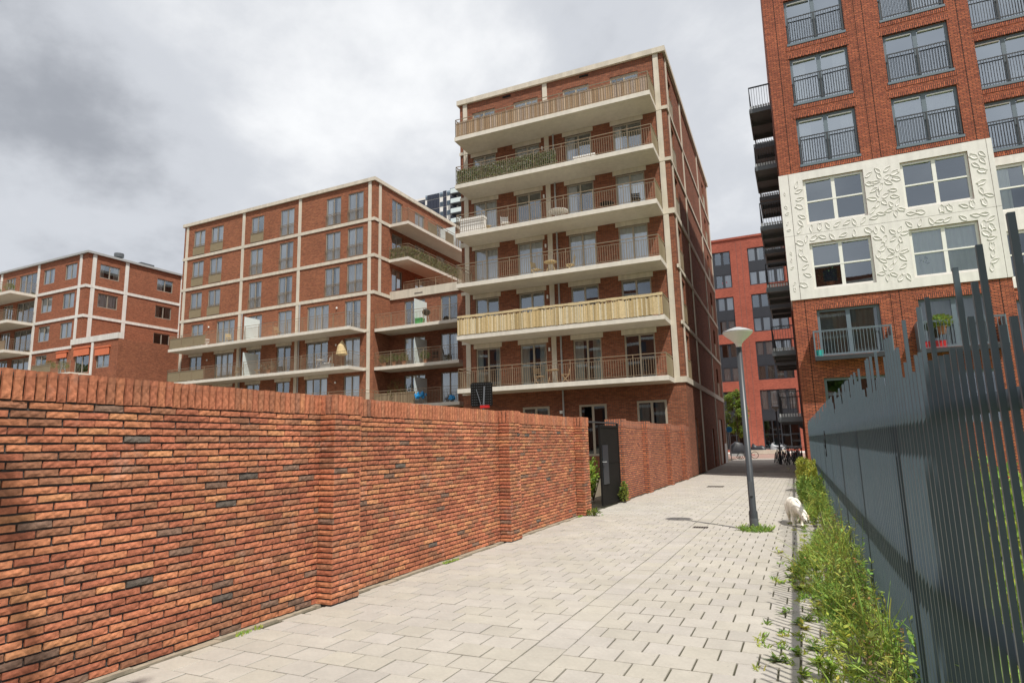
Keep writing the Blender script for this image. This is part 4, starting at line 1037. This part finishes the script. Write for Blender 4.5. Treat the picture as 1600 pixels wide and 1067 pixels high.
tree(-5.6, 60, 6.0, 1.0, 3.9, 4200, (.20, .28, .05), 'slim young tree with light green crown behind the tall block corner', .2, .055, 2.1)
tree(1.9, -1.6, 10.0, 1.9, 9.0, 1300, (.12, .2, .04), 'garden tree overhanging the fence behind the viewpoint', .26, .09, 1.5, (-2.3, -.75))
tree(3.1, -.6, 7.0, 1.25, 6.0, 3800, (.12, .2, .04), 'smaller garden tree to the right of the viewpoint', .22, .08, 1.3, (-.55, 1.0))

# ------------------------------------------------------------------ bicycles
def bicycle(loc, rz, col, label, lean=.0, group='bicycles parked by the wall'):
    e_ = empty('bicycle', loc, rz, label=label, cat='bicycle', group=group); e_.rotation_euler = (lean, 0, rz)
    cm = plain('bicycle_paint', col, .4)
    for x in (-.53, .55):
        p = MB(); n = 22
        for k in range(n):
            a, b = 6.2832*k/n, 6.2832*(k+1)/n; p.tube((x+.335*math.cos(a), 0, .35+.335*math.sin(a)), (x+.335*math.cos(b), 0, .35+.335*math.sin(b)), .02, n=5, cap=False)
        w = B(p, 'wheel', 'tyre', e_); p = MB()
        for k in range(9): a = math.pi*k/9; p.tube((x+.32*math.cos(a), .01, .35+.32*math.sin(a)), (x-.32*math.cos(a), -.01, .35-.32*math.sin(a)), .003, n=3)
        p.tube((x, -.05, .35), (x, .05, .35), .025); B(p, 'spokes', 'steel_light', w)
        p = MB(); n = 9
        for k in range(n):
            a, b = .3+2.2*k/n, .3+2.2*(k+1)/n; p.box(-1, 1, 0, 1, 0, 1, 0, lambda q, a=a, b=b: (x+(.37+.006*q[2])*math.cos(a if q[1] < .5 else b), q[0]*.025, .35+(.37+.006*q[2])*math.sin(a if q[1] < .5 else b)))
        B(p, 'mudguard', cm, e_)
    p = MB(); bbk, st, hd, hb = (-.05, 0, .30), (-.18, 0, .80), (.38, 0, .86), (.42, 0, .72)
    for a, b, r in ((bbk, st, .018), (bbk, hb, .02), (st, hd, .018), (bbk, (-.53, 0, .35), .012), (st, (-.53, 0, .35), .01), (hd, hb, .02), (hb, (.55, 0, .35), .014), (st, (-.21, 0, .93), .014), (hd, (.36, 0, 1.02), .014)): p.tube(a, b, r, n=6)
    p.tube((-.05, -.06, .30), (-.05, .06, .30), .05, n=10); p.tube((-.05, .09, .30), (.1, .09, .22), .01); p.tube((-.05, -.09, .30), (-.2, -.09, .38), .01)
    B(p, 'frame', cm, e_)
    p = MB(); p.ell((-.24, 0, .96), (.13, .085, .035), 10, 5); p.ell((-.12, 0, .955), (.09, .03, .025), 8, 5); B(p, 'saddle', 'black', e_, smooth=True)
    p = MB(); p.path([(.18, -.3, 1.03), (.34, -.24, 1.06), (.36, 0, 1.03), (.34, .24, 1.06), (.18, .3, 1.03)], [.014]*5, 6); B(p, 'handlebar', 'steel_light', e_)
    p = MB(); p.box(-.72, -.36, -.07, .07, .74, .76); p.tube((-.6, .06, .74), (-.53, .05, .36), .008, n=4); p.tube((-.6, -.06, .74), (-.53, -.05, .36), .008, n=4); B(p, 'luggage_rack', 'black', e_)
    p = MB(); p.box(-.76, -.72, -.03, .03, .62, .68); B(p, 'rear_light', 'red', e_)
bl = [(-2.05, 45.9, 100, (.02, .02, .022), 'black bicycle leaning at the left end of the row of bicycles', .22), (-1.55, 44.7, 82, (.02, .02, .02), 'black bicycle second from the left in the row of bicycles', -.1), (-1.3, 46.0, 95, (.05, .06, .08), 'dark blue bicycle in the middle of the row of bicycles', .08),
      (-1.0, 44.4, 78, (.03, .03, .03), 'dark bicycle right of the middle in the row of bicycles', -.12), (-.75, 45.4, 100, (.25, .26, .27), 'silver bicycle in the right half of the row of bicycles', .1), (-.62, 43.4, 84, (.02, .02, .02), 'black bicycle second from the right in the row of bicycles', -.06), (-.42, 41.0, 88, (.02, .022, .02), 'black bicycle with red rear light at the right front of the row', .05), (-1.1, 48.2, 92, (.3, .3, .3), 'grey bicycle at the back of the row of bicycles', .1), (-.6, 48.8, 85, (.02, .02, .03), 'black bicycle at the back right of the row of bicycles', -.1)]
bl += [(-1.75, 43.6, 95, (.02, .02, .02), 'black bicycle in front of the far lamp post', .12), (-1.2, 42.6, 84, (.04, .04, .045), 'charcoal bicycle at the front centre of the row of bicycles', -.08), (-.85, 42.0, 96, (.02, .02, .02), 'black bicycle at the front right of the centre of the row', .1), (-1.65, 47.4, 80, (.22, .23, .24), 'light grey bicycle at the back left of the row of bicycles', -.1)]
for x, y, a, c, lb, ln in bl: bicycle((x, y, 0), math.radians(a), c, lb, ln)
bicycle((-3.7, 76.5, .11), math.radians(5), (.03, .1, .12), 'far bicycle parked before the red building', .05, 'bicycles before the red building')
# covered scooters on the far pavement
def scooter(x, y, rz, label):
    e_ = empty('covered_scooter', (x, y, .11), rz, label=label, cat='scooter', group='covered scooters before the red building')
    p = MB(); pr = [(-.95, .35, .25), (-.8, .75, .33), (-.4, .95, .36), (0, .85, .3), (.35, .95, .3), (.6, 1.2, .34), (.78, 1.05, .22), (.95, .45, .12)]
    rows_ = []
    for x_, h, w in pr: rows_.append([p.vert((x_, -w, .08)), p.vert((x_, -w*.8, h*.6)), p.vert((x_, -w*.35, h)), p.vert((x_, w*.35, h)), p.vert((x_, w*.8, h*.6)), p.vert((x_, w, .08))])
    for a, b in zip(rows_, rows_[1:]):
        for k in range(5): p.f.append([a[k], b[k], b[k+1], a[k+1]]); p.m.append(0)
    p.f.append(rows_[0]); p.m.append(0); p.f.append(rows_[-1][::-1]); p.m.append(0)
    B(p, 'cover', 'darktarp' if x < -4 else 'tarp', e_, smooth=True); e_.scale = (.85, .85, .85)
    for x_ in (-.7, .72):
        p = MB(); p.tube((x_, -.06, .22), (x_, .06, .22), .22, n=16); B(p, 'wheel', 'tyre', e_)
scooter(-5.0, 75.2, math.radians(170), 'black tarpaulin covered scooter nearest the red pier'); scooter(-3.0, 75.0, math.radians(175), 'grey tarpaulin covered scooter behind the far lamp post')
p = MB(); p.box(-6.0, -2.2, 73.2, 73.8, 0, .42); B(p, 'stone_bench', 'conc', label='low beige stone bench edge at the far kerb', cat='bench')
# cargo bike
e_ = empty('cargo_bike', (-5.35, 55.6, 0), math.radians(15), label='cargo bicycle with black canopy parked at the corner of the tall block', cat='bicycle')
p = MB(); pr = [(-.55, .5, .38), (-.5, 1.15, .36), (-.1, 1.45, .34), (.4, 1.3, .34), (.6, .9, .36), (.65, .45, .38)]
rows_ = [[p.vert((x_, -w, .42)), p.vert((x_, -w, h*.9)), p.vert((x_, -w*.7, h)), p.vert((x_, w*.7, h)), p.vert((x_, w, h*.9)), p.vert((x_, w, .42))] for x_, h, w in pr]
for a, b in zip(rows_, rows_[1:]):
    for k in range(5): p.f.append([a[k], b[k], b[k+1], a[k+1]]); p.m.append(0)
p.f.append(rows_[0]); p.m.append(0); p.f.append(rows_[-1][::-1]); p.m.append(0)
B(p, 'canopy', 'darktarp', e_, smooth=True)
p = MB(); p.box(-.55, .65, -.38, .38, .25, .46); B(p, 'box', 'steel_light', e_)
for x_, yy in ((.2, -.42), (.2, .42), (1.35, 0)):
    p = MB(); n = 18
    for k in range(n):
        a, b = 6.2832*k/n, 6.2832*(k+1)/n; p.tube((x_+.28*math.cos(a), yy, .3+.28*math.sin(a)), (x_+.28*math.cos(b), yy, .3+.28*math.sin(b)), .022, n=5, cap=False)
    w = B(p, 'wheel', 'tyre', e_); p = MB()
    for k in range(7): a = math.pi*k/7; p.tube((x_+.27*math.cos(a), yy, .3+.27*math.sin(a)), (x_-.27*math.cos(a), yy, .3-.27*math.sin(a)), .004, n=3)
    B(p, 'spokes', 'steel_light', w)
p = MB(); p.tube((.6, 0, .4), (1.35, 0, .32), .025); p.tube((.95, 0, .36), (1.05, 0, .85), .02); p.tube((.6, 0, .5), (.7, 0, 1.0), .02); p.path([(.85, -.3, 1.0), (.7, 0, 1.02), (.85, .3, 1.0)], [.015]*3); B(p, 'frame', 'red', e_)
p = MB(); p.ell((1.08, 0, .9), (.13, .09, .04), 8, 5); B(p, 'saddle', 'black', e_)
# blue sign
e_ = empty('road_sign', (-5.48, 52, 0), label='blue round road sign on a pole at the corner of the tall block', cat='sign')
p = MB(); p.tube((0, 0, 0), (0, 0, 2.65), .03, n=8); B(p, 'pole', 'steel_light', e_)
p = MB(); p.tube((0, -.035, 2.4), (0, -.055, 2.4), .23, n=24); B(p, 'disc', 'blue', e_)
e_ = empty('wall_sign', (-.09, 38.4, 0), label='round grey sign on the street side of the right block', cat='sign')
p = MB(); p.tube((0, 0, 0), (0, 0, 2.6), .03, n=8); B(p, 'pole', 'steel_light', e_)
p = MB(); p.tube((0, -.035, 2.35), (0, -.055, 2.35), .28, n=20); B(p, 'disc', 'steel', e_)

# ------------------------------------------------------------------ basketball stand behind the wall
e_ = empty('basketball_stand', (-11.1, 21.1, 0), math.radians(10), label='black basketball backboard on a pole behind the brick wall', cat='basketball hoop')
p = MB(); w, h, zc, c = .43, .46, 3.55, .06
pts = [(-w+c, -h), (w-c, -h), (w, -h+c), (w, h-c), (w-c, h), (-w+c, h), (-w, h-c), (-w, -h+c)]
a = [p.vert((x, 0, zc+z)) for x, z in pts]; b = [p.vert((x, .05, zc+z)) for x, z in pts]; p.f += [a, b[::-1]]; p.m += [0, 0]
for k in range(8): j = (k+1) % 8; p.f.append([a[j], a[k], b[k], b[j]]); p.m.append(0)
bd = B(p, 'backboard', 'black', e_); bd.rotation_euler = (0, 0, 0)
p = MB()
for i in range(9):
    for j in range(9): x, z = -w+.07+i*(2*w-.14)/8, zc-h+.07+j*(2*h-.14)/8; p.box(x-.022, x+.022, -.022, 0, z-.008, z+.008); 
B(p, 'rib_pattern', 'steel', bd, kind='stuff')
p = MB(); p.tube((.13, -.15, 0), (.13, -.15, 3.2), .045, n=8); p.tube((.13, -.15, 3.15), (.13, -.03, 3.85), .035, n=8); p.tube((.02, -.1, 3.1), (-.2, -.02, 3.75), .015); B(p, 'pole', 'steel', e_)
p = MB(); p.box(.0, .34, -.2, -.05, 3.02, 3.12); B(p, 'spring_box', 'red', e_)
p = MB(); p.box(-.5, .6, -.5, .4, 0, .2); B(p, 'base', 'black', e_)

# ------------------------------------------------------------------ dog
dog = empty('dog', (-.30, 12.95, 0), 0, label='white long haired dog sniffing at the weeds beside the path', cat='dog')
p = MB()
def seg(pts, rs):
    for (a, ra), (b, rb) in zip(zip(pts, rs), list(zip(pts, rs))[1:]):
        a, b = Vector(a), Vector(b); n = max(2, int((b-a).length/.035))
        for k in range(n+1): t = k/n; q = a.lerp(b, t); r_ = ra+(rb-ra)*t; p.ell(q, (r_, r_, r_), 8, 6)
dogell = []
def body(c, r): p.ell(c, r, 12, 8); dogell.append((c, r))
# faces the camera (-y); rump up the path
body((-.10, .62, .435), (.135, .17, .145)); body((-.07, .42, .44), (.13, .2, .145)); body((-.03, .2, .43), (.135, .2, .165)); body((.0, .04, .415), (.125, .13, .16))
seg([(.0, .02, .42), (.07, -.12, .36), (.13, -.22, .28)], [.115, .098, .085])
body((.145, -.27, .235), (.075, .085, .08)); seg([(.15, -.31, .215), (.165, -.385, .165)], [.05, .034])
for s_, dx in ((-1, 0), (1, .0)):
    seg([(s_*.075-.0, .06, .36), (s_*.085, .07, .2), (s_*.085, .03, .12), (s_*.085, .02, .03)], [.075, .05, .036, .034]); body((s_*.085, -.01, .025), (.036, .055, .026))
    seg([(-.1+s_*.07, .62, .4), (-.1+s_*.085, .54, .25), (-.1+s_*.085, .68, .15), (-.1+s_*.085, .66, .03)], [.10, .062, .038, .032]); body((-.1+s_*.085, .63, .025), (.034, .055, .025))
seg([(-.11, .78, .47), (-.15, .92, .38), (-.17, .98, .24), (-.16, .97, .17)], [.045, .05, .055, .025])
for k in range(10): body((R.uniform(-.08, .05), R.uniform(.1, .55), .30), (.045, .06, .06))
bo = B(p, 'body', 'fur', dog, smooth=True)
m = bo.modifiers.new('remesh', 'REMESH'); m.mode = 'VOXEL'; m.voxel_size = .014; m.use_smooth_shade = True
m = bo.modifiers.new('smooth', 'SMOOTH'); m.iterations = 4; m.factor = .5
tx = bpy.data.textures.new('fur', 'CLOUDS'); tx.noise_scale = .035
m = bo.modifiers.new('fur', 'DISPLACE'); m.texture = tx; m.strength = .015; m.mid_level = .5; m.texture_coords = 'LOCAL'
for s_ in (-1, 1):
    p = MB(); p.ell((.145+s_*.078, -.245, .215), (.018, .038, .068), 10, 7); B(p, 'ear', 'ear', dog, smooth=True)
    p = MB(); p.ell((.15+s_*.032, -.342, .252), (.011, .009, .011), 8, 6); B(p, 'eye', 'dognose', dog, smooth=True)
p = MB(); p.ell((.167, -.415, .165), (.02, .015, .016), 8, 6); B(p, 'nose', 'dognose', dog, smooth=True)

fm_ = MB(); src = [e_ for e_ in dogell if e_[1][2] > .06]
for k in range(5200):
    c, r_ = R.choices(src, [e_[1][0]*e_[1][1] for e_ in src])[0]; v = rv().normalized(); q = Vector(c)+Vector((v.x*r_[0], v.y*r_[1], v.z*r_[2]))
    kk = R.uniform(.8, 1.08); leafquad(fm_, q-v*.012, R.uniform(.03, .06), .004, (v.x*.5+R.gauss(0, .25), .5+v.y*.5, -.7+v.z*.4), v, (.86*kk, .80*kk, .69*kk))
B(fm_, 'coat', 'slat', dog, kind='stuff')
dog.scale = (.84, .84, .84)

# ------------------------------------------------------------------ things on the balconies
def world(root, p): return (Matrix.Translation(root.location) @ Matrix.Rotation(root.rotation_euler.z, 4, 'Z')) @ Vector(p)
def chair(root, p, rz, mat, label, fold=False):
    e_ = empty('balcony_chair', world(root, p), rz, label=label, cat='chair', group='chairs on the balconies')
    q = MB()
    for k in range(5): q.box(-.2, .2, -.2+k*.085, -.2+k*.085+.065, .43, .45)
    B(q, 'seat', mat, e_); q = MB()
    for k in range(3): q.box(-.2, .2, .2+k*.02, .22+k*.02, .6+k*.1, .67+k*.1)
    q.tube((-.19, .18, .43), (-.19, .27, .92), .013, n=5); q.tube((.19, .18, .43), (.19, .27, .92), .013, n=5); B(q, 'backrest', mat, e_)
    for x in (-.19, .19):
        for a, b in (((x, -.18, .43), (x, .22, 0)), ((x, .18, .43), (x, -.22, 0))): q = MB(); q.tube(a, b, .013, n=5); B(q, 'leg', mat, e_)
def table(root, p, mat, label, r=.33, h=.72):
    e_ = empty('balcony_table', world(root, p), 0, label=label, cat='table', group='tables on the balconies')
    q = MB(); q.lathe([(0, h-.03), (r, h-.03), (r, h), (0, h)], n=18); B(q, 'table_top', mat, e_)
    for k in range(3): a = k*2.09; q = MB(); q.tube((.1*math.cos(a), .1*math.sin(a), h-.03), (.3*math.cos(a), .3*math.sin(a), 0), .013, n=5); B(q, 'leg', mat, e_)
def potplant(root, p, h, base, label, pot='terracotta', s=.3):
    w_ = world(root, p); e_ = empty('potted_plant', w_, 0, label=label, cat='plant', group='potted plants on the balconies')
    q = MB(); q.lathe([(.0, .02), (.11, .02), (.15, .28), (.165, .28), (.165, .31), (.13, .31), (.12, .26), (0, .26)], n=14); B(q, 'pot', pot, e_, smooth=False)
    q = MB()
    for k in range(420):
        v = rv(); q_ = Vector((v.x*s, v.y*s, .3+h*.5+v.z*h*.5)); leafquad(q, q_, .11, .03, v+Vector((0, 0, .5)), v+Vector((0, 0, .5)), gcol(base, .35))
    for k in range(6): v = rv(); q.cur = (.1, .08, .04); q.tube((0, 0, .26), (v.x*s*.6, v.y*s*.6, .3+h*.6), .01, .004, 4)
    B(q, 'foliage', 'leaf', e_, kind='stuff')
zf = lambda i: LV[i]+.1
chair(mid, (-8.55, -.9, zf(3)), .6, 'white', 'white folding chair on the mid-height balcony of the tall block'); chair(mid, (-9.6, -.9, zf(3)), 2.2, 'straw', 'cane coloured chair beside the white folding chair on the tall block')
chair(mid, (-6.9, -.8, zf(2)), 1.2, 'straw', 'cream chair left of the round table on the third balcony from below'); table(mid, (-6.1, -.9, zf(2)), 'straw', 'round cream table on the third balcony from below of the tall block'); chair(mid, (-5.1, -.8, zf(2)), -1.4, 'straw', 'cream chair right of the round table on the third balcony from below')
chair(mid, (-6.9, -.9, zf(0)), 1.0, 'wood', 'wooden chair with a white cushion on the lowest balcony of the tall block'); table(mid, (-6.2, -.9, zf(0)), 'wood', 'small wooden table on the lowest balcony of the tall block'); chair(mid, (-5.55, -.9, zf(0)), -1.2, 'wood', 'wooden chair right of the table on the lowest balcony of the tall block')
chair(mid, (-1.6, -.9, zf(3)), .3, 'black', 'black chair at the right end of the mid-height balcony'); table(mid, (-3.0, -1.1, zf(3)), 'black', 'low black round table near the right end of the mid-height balcony', .35, .45)
table(mid, (-5.5, -1.1, zf(3)), 'white', 'white table in the middle of the mid-height balcony', .5, .5)
def storage(root, p, w, d, h, mat, label):
    e_ = empty('storage_box', world(root, p), TH, label=label, cat='box', group='boxes on the balconies')
    q = MB(); q.box(-w/2, w/2, -d/2, d/2, 0, h*.85); B(q, 'box', mat, e_); q = MB(); q.box(-w/2-.02, w/2+.02, -d/2-.02, d/2+.02, h*.85, h); B(q, 'lid', mat, e_)
storage(mid, (-4.05, -.8, zf(4)), 1.1, .5, .5, 'white', 'white storage box beside the ivy screen on the upper balcony')
storage(mid, (-10.2, -1.35, zf(3)), 1.4, .35, .85, 'white', 'white cupboard at the left end of the mid-height balcony')
lz = lambda i: LA[i]+.08
chair(A, (-16.9, -.8, lz(2)), .5, 'white', 'white chair at the left end of the upper long balcony'); chair(A, (-15.9, -.9, lz(2)), 2.4, 'white', 'second white chair at the left end of the upper long balcony'); table(A, (-16.4, -.6, lz(2)), 'white', 'white table between the two chairs on the upper long balcony')
chair(A, (-13.4, -.9, lz(2)), 1.0, 'straw', 'yellowish chair near the second pilaster on the upper long balcony'); chair(A, (-8.2, -.9, lz(2)), 1.3, 'wood', 'wooden chair near the third pilaster on the upper long balcony')
chair(A, (-12.2, -.9, lz(1)), .5, 'wood', 'wooden chair left on the lower long balcony'); chair(A, (-10.0, -1.0, lz(1)), -1.0, 'wood', 'wooden chair beside the glass screen on the lower long balcony')
table(A, (-3.9, -1.0, lz(1)), 'white', 'white table at the right end of the lower long balcony'); chair(A, (-3.2, -1.0, lz(1)), -1.2, 'white', 'white chair at the right end of the lower long balcony'); chair(A, (-17.3, -1.0, lz(1)), .4, 'white', 'white chair at the left end of the lower long balcony')
potplant(A, (1.6, .8, lz(0)), 1.6, (.16, .18, .06), 'large potted olive bush on the lowest terrace wing balcony', s=.75)
for k, (u, d, i, c, lb) in enumerate([(.5, .6, 1, (.25, .24, .08), 'potted plant at the left end of the middle wing balcony'), (1.4, .55, 1, (.14, .2, .05), 'green potted plant second from left on the middle wing balcony'), (2.2, .6, 1, (.2, .22, .06), 'potted plant beside the glass screen on the middle wing balcony'), (3.9, .7, 1, (.14, .2, .05), 'potted plant right of the glass screen on the middle wing balcony')]): potplant(A, (u, d, lz(i)), .6, c, lb)
potplant(A, (-8.6, -1.3, lz(1)), .7, (.28, .2, .14), 'potted shrub with pale flowers on the lower long balcony', s=.45)
chair(A, (4.6, .9, lz(1)), .6, 'black', 'black chair on the middle wing balcony'); chair(A, (5.5, .9, lz(1)), 2.0, 'black', 'black chair at the right end of the middle wing balcony')
e_ = empty('kettle_grill', world(A, (4.0, .7, lz(2))), 0, label='black kettle grill on the upper wing balcony', cat='grill')
q = MB(); q.ell((0, 0, .85), (.28, .28, .24), 14, 10); B(q, 'bowl', 'black', e_, smooth=True)
for k in range(3): a = k*2.09; q = MB(); q.tube((.12*math.cos(a), .12*math.sin(a), .7), (.28*math.cos(a), .28*math.sin(a), 0), .014, n=5); B(q, 'leg', 'steel_light', e_)
storage(A, (3.55, .6, lz(2)), .5, .4, .45, 'green', 'green crate under the kettle grill on the wing balcony'); storage(A, (-3.0, -1.3, lz(1)), .9, .4, .3, 'steel_light', 'grey box on the lower long balcony near the corner')
q = MB()
for k in range(50): v = rv(); q.ell((3.9+v.x*.5, .05+v.y*.1, lz(0)+.55+v.z*.22), (.07, .06, .1), 6, 4)
B(q, 'blue_tarpaulin', 'blue', label='crumpled bright blue tarpaulin hung over the lowest wing railing', cat='tarpaulin'); bpy.data.objects['blue_tarpaulin'].location = A.location
q = MB()
for k in range(40): v = rv(); q.ell((6.35+v.x*.22, .05+v.y*.1, lz(0)+.25+v.z*.15), (.07, .06, .08), 6, 4)
o = B(q, 'blue_bag', 'blue', label='blue bag on the lowest wing balcony next to the tall block', cat='bag'); o.location = A.location
e_ = empty('parasol', world(A, (-1.75, -1.2, lz(1))), 0, label='folded straw coloured parasol at the corner of the lower long balcony', cat='parasol')
q = MB(); q.tube((0, 0, 0), (0, 0, 1.9), .02); B(q, 'pole', 'wood', e_); q = MB(); q.lathe([(.03, 1.9), (.3, 1.5), (.42, .9), (.3, .85), (0, 1.0)], n=12); B(q, 'cloth', 'straw', e_)
for k, (u, d, z, lb) in enumerate([(-9.2, -1.6, LB[3]+.1, 'potted plant on the top balcony of the far left block'), (-11.6, -1.6, LB[3]+.1, 'second potted plant on the top balcony of the far left block'), (-10.4, -1.7, LB[1]+.3, 'yellow green plant over the wooden screen of the far left block'), (-1.2, -1.7, 8.9, 'flowering plant on the awning balcony of the far left block'), (.6, -1.6, 8.7, 'green plant on the awning balcony of the far left block')]): potplant(Bd, (u, d, z), .7, (.2, .24, .06), lb, s=.4)
q = MB(); q.lathe([(0, 0), (.12, 0), (.15, .28), (0, .28)], n=12)
o = B(q, 'green_bucket', 'teal', label='teal bucket on the small front balcony of the right block', cat='bucket'); o.location = world(Cb, (.78, -.45, 4.68))
q = MB(); q.box(-.35, .35, -.05, .05, 0, .3); q.box(-.2, .0, -.055, -.05, .05, .25)
o = B(q, 'red_cloth', 'red', label='red cloth on the second small front balcony of the right block', cat='cloth'); o.location = world(Cb, (4.65, -.3, 4.7))
potplant(Cb, (4.9, -.35, 5.2), .4, (.2, .26, .06), 'plant in a box on the second small front balcony of the right block', s=.35)
potplant(Cb, (4.75, .45, 7.55), .55, (.14, .24, .06), 'green houseplant behind the lower right white framed window', s=.3); potplant(Cb, (1.5, .5, 7.55), .75, (.12, .18, .07), 'spiky houseplant behind the lower left white framed window', s=.4)
# person at the far open window
e_ = empty('person', (-7.55, 80.35, 20.35), label='person in a red top leaning at an open window of the red building', cat='person')
q = MB()
for z, r in ((.35, .17), (.5, .19), (.65, .2), (.8, .2), (.92, .17)): q.ell((0, 0, z), (r, r*.65, .12), 10, 6)
for s_ in (-1, 1):
    for k in range(8): t = k/7; q.ell((s_*(.2+.05*t), -.12*t*1.6, .88-.35*t), (.055, .055, .06), 8, 5)
for k in range(4): q.ell((0, 0, .98+.04*k), (.06, .06, .05), 8, 5)
q.ell((0, -.02, 1.2), (.085, .1, .13), 10, 8); q.ell((0, -.12, 1.18), (.018, .02, .03), 6, 5)
o = B(q, 'body', 'red', e_, smooth=True); m = o.modifiers.new('remesh', 'REMESH'); m.mode = 'VOXEL'; m.voxel_size = .025; m.use_smooth_shade = True
q = MB(); q.ell((0, -.03, 1.19), (.09, .107, .125), 10, 8); B(q, 'face', 'skin', e_, smooth=True); q = MB(); q.ell((0, .025, 1.24), (.1, .1, .13), 10, 8); B(q, 'hair', 'hair', e_, smooth=True)
